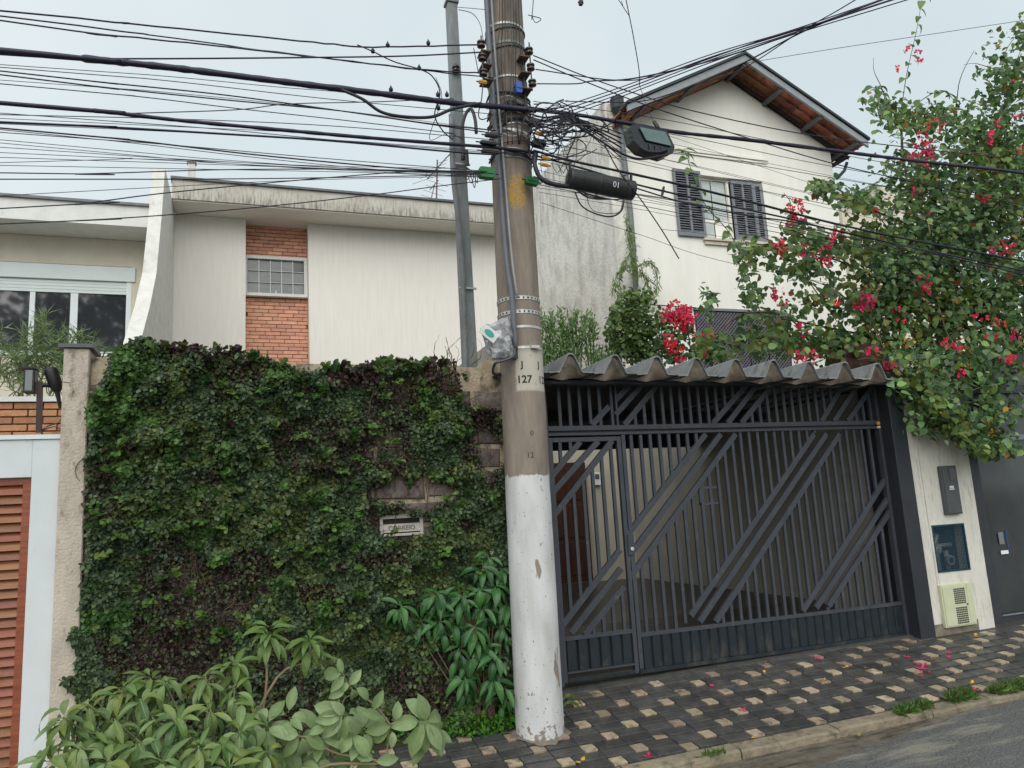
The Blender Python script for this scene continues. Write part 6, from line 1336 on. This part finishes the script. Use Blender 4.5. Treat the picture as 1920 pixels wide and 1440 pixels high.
BL = [(1880, 330, 60, 70, 6.9, 420), (1770, 400, 80, 60, 6.9, 380), (1885, 150, 45, 75, 7.2, 300), (1835, 270, 80, 70, 7.2, 520), (1890, 330, 60, 110, 7.4, 600), (1715, 225, 55, 28, 7.0, 150), (1660, 205, 25, 22, 7.0, 60), (1640, 190, 22, 20, 7.0, 40), (1770, 215, 40, 18, 7.0, 90), (1720, 330, 70, 62, 7.1, 380), (1830, 430, 110, 95, 7.2, 1050), (1700, 450, 85, 70, 7.0, 520),
      (1610, 375, 50, 22, 6.9, 110), (1545, 352, 30, 16, 6.9, 60), (1620, 460, 70, 36, 6.9, 190), (1830, 570, 110, 95, 7.0, 1200), (1690, 570, 110, 75, 7.0, 850), (1560, 560, 74, 38, 6.9, 150), (1500, 500, 60, 26, 6.8, 110), (1590, 645, 70, 30, 7.0, 220), (1480, 620, 70, 34, 7.0, 110), (1420, 560, 36, 24, 6.9, 40),
      (1440, 640, 60, 34, 7.2, 70), (1330, 650, 50, 30, 7.4, 80), (1840, 680, 90, 60, 6.7, 720), (1730, 690, 70, 42, 6.6, 380), (1650, 665, 36, 20, 6.8, 60), (1705, 735, 36, 26, 6.4, 130), (1760, 765, 50, 36, 6.35, 230), (1730, 790, 30, 22, 6.3, 90), (1850, 780, 60, 46, 6.4, 330), (1795, 800, 26, 26, 6.3, 110), (1860, 835, 50, 18, 6.3, 130), (1900, 560, 30, 200, 7.2, 500),
      (1400, 505, 16, 40, 6.9, 30), (1430, 470, 46, 18, 6.9, 60), (1490, 420, 26, 30, 6.8, 45), (1520, 455, 50, 25, 6.8, 100), (1915, 60, 12, 30, 7.2, 60), (1985, 300, 70, 160, 7.2, 500), (1980, 560, 70, 150, 7.0, 600), (1960, 150, 40, 90, 7.2, 160), (1330, 560, 12, 26, 7.2, 16), (1740, 510, 90, 60, 7.1, 350), (1660, 520, 60, 60, 7.0, 200)]
pp, ss = [], []
for cx, cy_, rx, ry, Y_, n in BL:
    n = int(n*2.5); a = RNG.normal(0, .52, (n, 3)); 
    q3 = np.clip(a, -1.25, 1.25)
    for i in range(n): pp.append(P(cx+q3[i, 0]*rx, cy_+q3[i, 1]*ry, Y_+q3[i, 2]*.55))
pp = np.array(pp); nz_ = vnoise(pp, 4.5); keep = nz_ > .36+.12*(RNG.random(len(pp))-.5); pp = pp[keep]; nz_ = nz_[keep]; N = len(pp)
c1 = pal([(.065, .135, .042), (.11, .20, .06), (.17, .27, .085), (.10, .185, .08), (.15, .23, .12)], N, .30); yl = (vnoise(pp+9, 2.6) > .54)[:, None]; c1 = np.where(yl & (RNG.random((N, 1)) < .7), pal([(.12, .19, .04), (.15, .22, .055), (.17, .20, .05)], N, .2), c1)
og = (RNG.random((N, 1)) < .03); c1 = np.where(og, pal([(.30, .12, .03), (.34, .20, .03)], N, .2), c1)
order = np.argsort(pp[:, 1]); near = order[:]
dirs = rnd(N)*.7+np.array([-.1, -.25, -.5]); nrs = rnd(N)*.5+np.array([0, -.6, .7]); sz = RNG.uniform(.050, .112, N)
spare = []
pick = RNG.permutation(order[:1400])[:150]
for i in pick: putleaf('boug', Vector(pp[i]), Vector(dirs[i]), Vector(nrs[i]), float(sz[i])*1.35, bg, spare)
mask = np.ones(N, bool); mask[pick] = False
leaves('foliage', pp[mask], dirs[mask], nrs[mask], sz[mask], c1[mask], 'round', 'leaf_attr', bg, 'stuff')
for k in range(44):          # canes showing between the leaves
    j = random.randrange(len(pp)); p0_ = Vector(pp[j]); d_ = Vector((random.uniform(-1, .3), random.uniform(-.5, .2), random.uniform(-.2, 1))).normalized(); pts = [p0_]
    for q_ in range(6): d_ = (d_+Vector((random.uniform(-.3, .3), random.uniform(-.2, .1), -.16))).normalized(); pts.append(pts[-1]+d_*.16)
    limb(pts, .008, .003, random.choice(('twig', 'twig_pale')), bg, 'cane', 2)
# sprays: thin stems with leaves one by one
def spray(pts, Y_, n, L, parent, fl=0, end=None):
    p_ = smoothpts([P(x_, y_, Y_) for x_, y_ in pts], 6); M().tube(p_, [.007*(1-.6*i/len(p_)) for i in range(len(p_))], 5).build('stem', 'twig', parent, smooth=True)
    for k in range(n):
        t = (k+.5)/n*(len(p_)-1); i = int(t); c = p_[i].lerp(p_[min(i+1, len(p_)-1)], t-i); sd = 1 if k % 2 else -1
        putleaf('boug', c, Vector((sd*random.uniform(.4, 1), random.uniform(-.6, .1), random.uniform(-.7, .3))), Vector((random.uniform(-.4, .4), -.6, .7)), L*1.45*random.uniform(.7, 1.15), parent, spare)
spray([(1690, 290), (1690, 215), (1700, 140), (1718, 60), (1732, -20)], 7.0, 22, .11, bg)
spray([(1690, 250), (1670, 200), (1650, 165), (1632, 170)], 7.0, 10, .12, bg); spray([(1700, 210), (1740, 180), (1770, 170), (1790, 190)], 7.0, 12, .11, bg)
spray([(1700, 470), (1640, 400), (1590, 370), (1530, 350), (1520, 362)], 6.9, 18, .12, bg)
spray([(1430, 600), (1400, 510), (1370, 440), (1320, 380), (1290, 300), (1284, 278)], 6.8, 30, .095, bg)
spray([(1600, 500), (1520, 450), (1480, 430), (1455, 460)], 6.8, 16, .10, bg); spray([(1540, 560), (1470, 470), (1400, 440), (1380, 500)], 6.8, 16, .09, bg)
spray([(1760, 760), (1740, 800), (1745, 825)], 6.3, 10, .12, bg); spray([(1770, 760), (1790, 800), (1812, 830), (1825, 840)], 6.3, 12, .12, bg); spray([(1825, 800), (1860, 830), (1900, 838)], 6.3, 12, .10, bg)
spray([(1330, 620), (1335, 570), (1325, 545)], 7.2, 10, .09, bg); spray([(1890, 200), (1905, 120), (1925, 70)], 7.2, 12, .11, bg); spray([(1480, 410), (1482, 380), (1470, 362)], 6.8, 5, .06, bg)
flush(spare, bg, 'leaf_boug')
def flowers(lst, parent, mt='petal_red', name='flower_cluster', k=1.0):
    for x_, y_, r_, n, Y_ in lst:
        c = P(x_, y_, Y_); R_ = r_*Y_/1000*k; m = M()
        for _ in range(n):
            d = Vector((random.gauss(0, 1), random.gauss(0, .8), random.gauss(0, 1))); p_ = c+d.normalized()*R_*random.random()**.5; p_.y -= .05
            for j in range(3):
                a = 2.1*j+random.random(); e = Vector((math.cos(a), random.uniform(-.9, .1), math.sin(a))).normalized(); f = e.cross(Vector((random.uniform(-.3, .3), -1, random.uniform(0, .5)))).normalized(); s = random.uniform(.032, .055)
                m.add([p_, p_+e*s*.5+f*s*.42, p_+e*s, p_+e*s*.5-f*s*.42], [(0, 1, 2), (0, 2, 3)])
        m.build(name, mt, parent, kind='stuff')
flowers([(1720, 260, 22, 16, 6.7), (1728, 285, 24, 18, 6.7), (1722, 310, 18, 12, 6.7), (1748, 240, 14, 9, 6.7), (1740, 295, 14, 10, 6.7), (1695, 300, 12, 7, 6.7), (1848, 262, 12, 9, 6.8), (1864, 235, 10, 6, 6.8), (1838, 376, 11, 9, 6.7), (1720, 534, 20, 20, 6.6), (1614, 567, 19, 24, 6.5), (1460, 465, 14, 14, 6.6), (1505, 478, 17, 14, 6.6), (1535, 483, 20, 18, 6.6), (1556, 450, 16, 12, 6.6), (1548, 470, 16, 11, 6.6),
         (1884, 468, 20, 15, 6.7), (1852, 472, 10, 6, 6.7), (1680, 590, 18, 8, 6.6), (1636, 398, 10, 6, 6.7), (1705, 363, 9, 5, 6.7), (1476, 395, 8, 5, 6.6), (1490, 382, 9, 6, 6.6), (1482, 410, 9, 6, 6.6), (1478, 425, 10, 6, 6.6), (1497, 398, 9, 5, 6.6), (1500, 415, 8, 5, 6.6), (1445, 555, 10, 5, 6.7), (1458, 565, 12, 7, 6.7), (1500, 672, 18, 14, 6.5), (1508, 688, 10, 6, 6.4), (1627, 660, 12, 8, 6.4), (1655, 690, 10, 7, 6.3),
         (1780, 655, 10, 6, 6.3), (1885, 677, 9, 7, 6.2), (1870, 676, 8, 5, 6.2), (1790, 705, 14, 6, 6.3), (1825, 600, 16, 7, 6.5), (1850, 635, 14, 6, 6.5), (1895, 628, 12, 6, 6.5), (1695, 98, 6, 3, 6.9), (1715, 102, 7, 4, 6.9), (1718, 120, 8, 5, 6.9), (1675, 133, 6, 3, 6.9), (1885, 158, 8, 4, 6.9), (1910, 280, 12, 8, 6.8), (1730, 410, 9, 5, 6.8), (1600, 570, 10, 6, 6.6), (1560, 572, 8, 4, 6.6), (1865, 610, 10, 5, 6.5), (1900, 220, 8, 4, 6.9), (1762, 645, 8, 4, 6.3), (1500, 628, 8, 4, 6.9), (1488, 612, 8, 4, 6.9)], bg)
flowers([(1800, 690, 20, 6, 6.4), (1675, 700, 10, 4, 6.4), (1860, 812, 14, 9, 6.25), (1840, 790, 10, 4, 6.25)], bg, 'petal_yellow', 'yellowed_leaves', .9); flowers([(1845, 800, 14, 6, 6.25), (1810, 665, 16, 5, 6.4), (1700, 640, 14, 5, 6.5), (1628, 540, 12, 5, 6.6)], bg, 'leaf_fallen', 'dry_bracts')

# ================================================================ TERRACE PLANTS behind the canopy
def bush(name, lab, blobs, tm, cols, L, down=-.2, up_=.5, stems=None, cat='shrub', mt='leaf_attr'):
    pts = []
    for cx, cy_, rx, ry, Y_, n in blobs:
        a = RNG.normal(0, .5, (n, 3)).clip(-1.2, 1.2)
        pts += [P(cx+a[i, 0]*rx, cy_+a[i, 1]*ry, Y_+a[i, 2]*.3) for i in range(n)]
    p_ = np.array(pts); N = len(p_); base = Vector((float(p_[:, 0].mean()), float(p_[:, 1].mean()), 2.8)); t = thing(name, lab, cat, base)
    leaves('foliage', p_, rnd(N)*.6+np.array([0, -.2, up_]), rnd(N)*.5+np.array([0, -.6, .6]), RNG.uniform(.6, 1.1, N)*L, pal(cols, N, .22), tm, mt, t, 'stuff')
    m = M()
    for cx, cy_, rx, ry, Y_, n in blobs[:14]: c = P(cx, cy_, Y_); m.tube([(c.x+random.uniform(-.1, .1), Y_+.05, 2.8), c], .010, 4)
    m.build('stems', 'twig', t, kind='stuff'); return t
LG = [(.10, .20, .05), (.14, .25, .07), (.17, .27, .09), (.08, .17, .045)]
b_ = [(x_, y_, rx, ry, 9.6, n) for x_, y_, rx, ry, n in ((1030, 640, 22, 50, 420), (1062, 630, 20, 42, 380), (1090, 640, 22, 34, 300), (1052, 610, 7, 24, 90), (1034, 610, 7, 20, 80), (1072, 612, 6, 22, 80), (1095, 610, 6, 24, 90), (1112, 622, 10, 24, 130), (1080, 598, 4, 16, 40), (1062, 672, 34, 20, 400), (1120, 672, 28, 18, 260), (1105, 605, 5, 20, 60), (1020, 670, 20, 30, 260), (1140, 682, 24, 12, 160), (1016, 610, 8, 18, 60))]
bush('feathery_shrub', 'light green feathery shrub above the left end of the canopy', b_, 'lance', LG, .085, up_=.9)
b_ = [(x_, y_, rx, ry, 9.9, n) for x_, y_, rx, ry, n in ((1185, 590, 36, 34, 520), (1205, 625, 40, 32, 560), (1165, 650, 32, 30, 420), (1215, 660, 34, 22, 320), (1180, 562, 20, 18, 130), (1150, 600, 12, 24, 80), (1240, 600, 18, 24, 120), (1205, 560, 16, 18, 90), (1145, 625, 12, 24, 80))]
bush('pipe_creeper', 'yellowish green creeper heaped around the foot of the drain pipe', b_, 'ivy', [(.10, .17, .04), (.14, .21, .06), (.065, .13, .035), (.18, .24, .08), (.045, .09, .03)], .085, up_=-.3)
# hanging tendrils on the creeper
tn = thing('hanging_creeper', 'curling feathery tendrils hanging from the drain pipe', 'creeper', P(1190, 560, 12.2))
tp_, td_ = [], []
for pts in ([(1196, 500), (1215, 490), (1228, 505), (1232, 535), (1222, 552), (1205, 550)], [(1190, 500), (1170, 500), (1155, 520), (1148, 550)], [(1188, 540), (1165, 552), (1150, 575), (1142, 600)], [(1200, 510), (1212, 520), (1215, 540)], [(1178, 480), (1165, 500), (1160, 540)], [(1175, 400), (1176, 440), (1184, 480), (1190, 520)], [(1180, 420), (1188, 470), (1195, 520)]):
    s = smoothpts([P(x_, y_, 12.1) for x_, y_ in pts], 8); M().tube(s, .008, 4).build('tendril', 'twig_green', tn)
    for i, p_ in enumerate(s):
        for _ in range(5): tp_.append(p_+Vector((random.gauss(0, .02), random.gauss(0, .04), random.gauss(0, .03)))); td_.append((random.gauss(0, .6), -.2, -.8))
n_ = len(tp_); leaves('foliage', np.array(tp_), np.array(td_), rnd(n_), RNG.uniform(.06, .14, n_), pal([(.16, .23, .07), (.21, .28, .11), (.12, .18, .05)], n_), 'frond', 'leaf_attr', tn, 'stuff')
# red flowering shrub
fb = bush('red_flower_shrub', 'shrub with dense crimson flower heads in front of the white wall corner', [(1270, 640, 26, 34, 8.9, 170), (1310, 670, 30, 18, 8.9, 130), (1262, 672, 26, 16, 8.9, 120), (1290, 620, 14, 14, 8.9, 40), (1240, 650, 10, 20, 8.9, 50)], 'round', [(.04, .09, .03), (.07, .14, .05), (.10, .17, .08)], .08)
flowers([(1265, 588, 22, 50, 8.6), (1282, 600, 20, 60, 8.55), (1250, 594, 16, 22, 8.6), (1274, 610, 15, 30, 8.55), (1250, 643, 13, 20, 8.6), (1254, 655, 11, 14, 8.6), (1312, 637, 14, 22, 8.6), (1326, 640, 10, 14, 8.6), (1314, 658, 14, 26, 8.55), (1306, 652, 10, 10, 8.6), (1272, 676, 9, 9, 8.5), (1270, 655, 8, 6, 8.6), (1288, 583, 6, 5, 8.6)], fb, 'petal_red', 'flower_head', .9)
b_ = [(x_, y_, rx, ry, 8.8, int(n*.55)) for x_, y_, rx, ry, n in ((1350, 668, 30, 16, 140), (1385, 640, 24, 22, 110), (1420, 655, 26, 26, 130), (1455, 640, 34, 26, 190), (1510, 650, 44, 30, 320), (1560, 660, 50, 22, 320), (1330, 600, 8, 14, 16), (1400, 600, 20, 14, 50), (1480, 590, 30, 20, 110), (1610, 655, 40, 20, 220), (1350, 640, 14, 14, 40), (1440, 600, 12, 16, 40))]
bush('terrace_shrub', 'loose green shrub against the diamond grille window', b_, 'ivy', [(.07, .14, .04), (.10, .18, .05), (.14, .22, .08), (.05, .10, .03)], .09)
hp = thing('wire_hoop', 'thin rusty iron hoop standing among the terrace plants', 'plant support', P(1354, 680, 8.7))
M().tube(smoothpts([P(x_, y_, 8.7) for x_, y_ in ((1353, 680), (1354, 625), (1368, 604), (1395, 589), (1430, 585), (1465, 590), (1490, 605), (1505, 622))]), .012, 6).build('hoop', 'iron_rust', hp); M().tube(smoothpts([P(x_, y_, 8.7) for x_, y_ in ((1295, 628), (1305, 624), (1330, 626), (1352, 627))]), .007, 5).build('tie', 'iron_rust', hp); M().tube(smoothpts([P(x_, y_, 8.7) for x_, y_ in ((1380, 672), (1410, 650), (1450, 636), (1500, 632))]), .008, 5).build('cross_wire', 'iron_rust', hp)
gp = thing('grey_post', 'slim grey steel post rising through the bougainvillea', 'post', P(1678, 640, 7.9)); M().tube([P(1682, 700, 7.9), P(1668, 455, 7.9)], .035, 8).build('shaft', 'galv', gp)

# ================================================================ REEDS in the left planter
random.seed(44)
reeds = [(8, 'clump of feathery reeds at the left edge of the planter', .35, 610), (40, 'thin sparse reeds between the window mullion and the lantern', .6, 650), (62, 'tall reed clump with a lilac tip behind the lantern', .5, 590), (100, 'bushy reed clump behind the tilted spotlight', .6, 612), (128, 'narrow reed clump beside the old pillar', .4, 622), (150, 'few reed stems close to the pillar cap', .3, 640)]
for x_, lab, dn_, ytop in reeds:
    b0 = P(x_, 745, 8.25); b0.z = 2.84; t = thing('reed_clump', lab, 'reeds', b0); tp_, td_ = [], []; ht = P(x_, ytop, 8.25).z-2.84
    m = M()
    for k in range(int(9*dn_/.5)):
        h = ht*random.uniform(.6, 1.05); lean = Vector((random.uniform(-.16, .16), random.uniform(-.1, .1), 0)); s = [b0+Vector((random.uniform(-.09, .09), random.uniform(-.05, .05), 0))+lean*(j/5)**1.6+Vector((0, 0, h*j/5)) for j in range(6)]
        m.tube(s, .006, 4)
        for j in range(46):
            tt = random.uniform(.35, 1); i = min(4, int(tt*5)); q_ = s[i].lerp(s[i+1], tt*5-i); tp_.append(q_); td_.append((random.uniform(-1, 1), random.uniform(-.5, .5), random.uniform(-.1, .9)))
    m.build('stems', 'twig_green', t); n_ = len(tp_); leaves('foliage', np.array(tp_), np.array(td_), rnd(n_), RNG.uniform(.07, .17, n_), pal([(.17, .26, .09), (.23, .32, .14), (.13, .21, .07), (.28, .35, .19)], n_), 'reed', 'leaf_attr', t, 'stuff')


# ================================================================ TREE ACROSS THE STREET (seen mirrored in the left window)
random.seed(9)
at = thing('street_tree', 'broad tall tree across the street, seen mirrored in the left window', 'tree', (-7.5, -9, -.5))
limb([Vector((-7.5, -9, -1)), Vector((-7.3, -9, 3)), Vector((-7.0, -9.2, 7)), Vector((-6.8, -9, 11))], .28, .08, 'twig', at, 'trunk')
N = 7000; c_ = RNG.integers(0, 14, N); cc = np.array([[random.uniform(-11, -3), random.uniform(-11, -7), random.uniform(8, 14)] for _ in range(14)]); p_ = cc[c_]+RNG.normal(0, .75, (N, 3))
leaves('crown', p_, rnd(N), rnd(N), RNG.uniform(.18, .34, N), pal([(.03, .06, .02), (.05, .09, .03)], N), 'ivy', 'leaf_attr', at, 'stuff')

at2 = thing('street_tree', 'second tree across the street, opposite the glazed gate at the right', 'tree', (16, -8, -.5))
limb([Vector((16, -8, -1)), Vector((16.2, -8, 3)), Vector((16, -8.2, 6))], .22, .06, 'twig', at2, 'trunk')
N = 6000; c_ = RNG.integers(0, 12, N); cc = np.array([[random.uniform(12, 20), random.uniform(-10, -6.5), random.uniform(2.5, 7)] for _ in range(12)]); p_ = cc[c_]+RNG.normal(0, .6, (N, 3))
leaves('crown', p_, rnd(N), rnd(N), RNG.uniform(.18, .34, N), pal([(.03, .06, .02), (.05, .09, .03)], N), 'ivy', 'leaf_attr', at2, 'stuff')
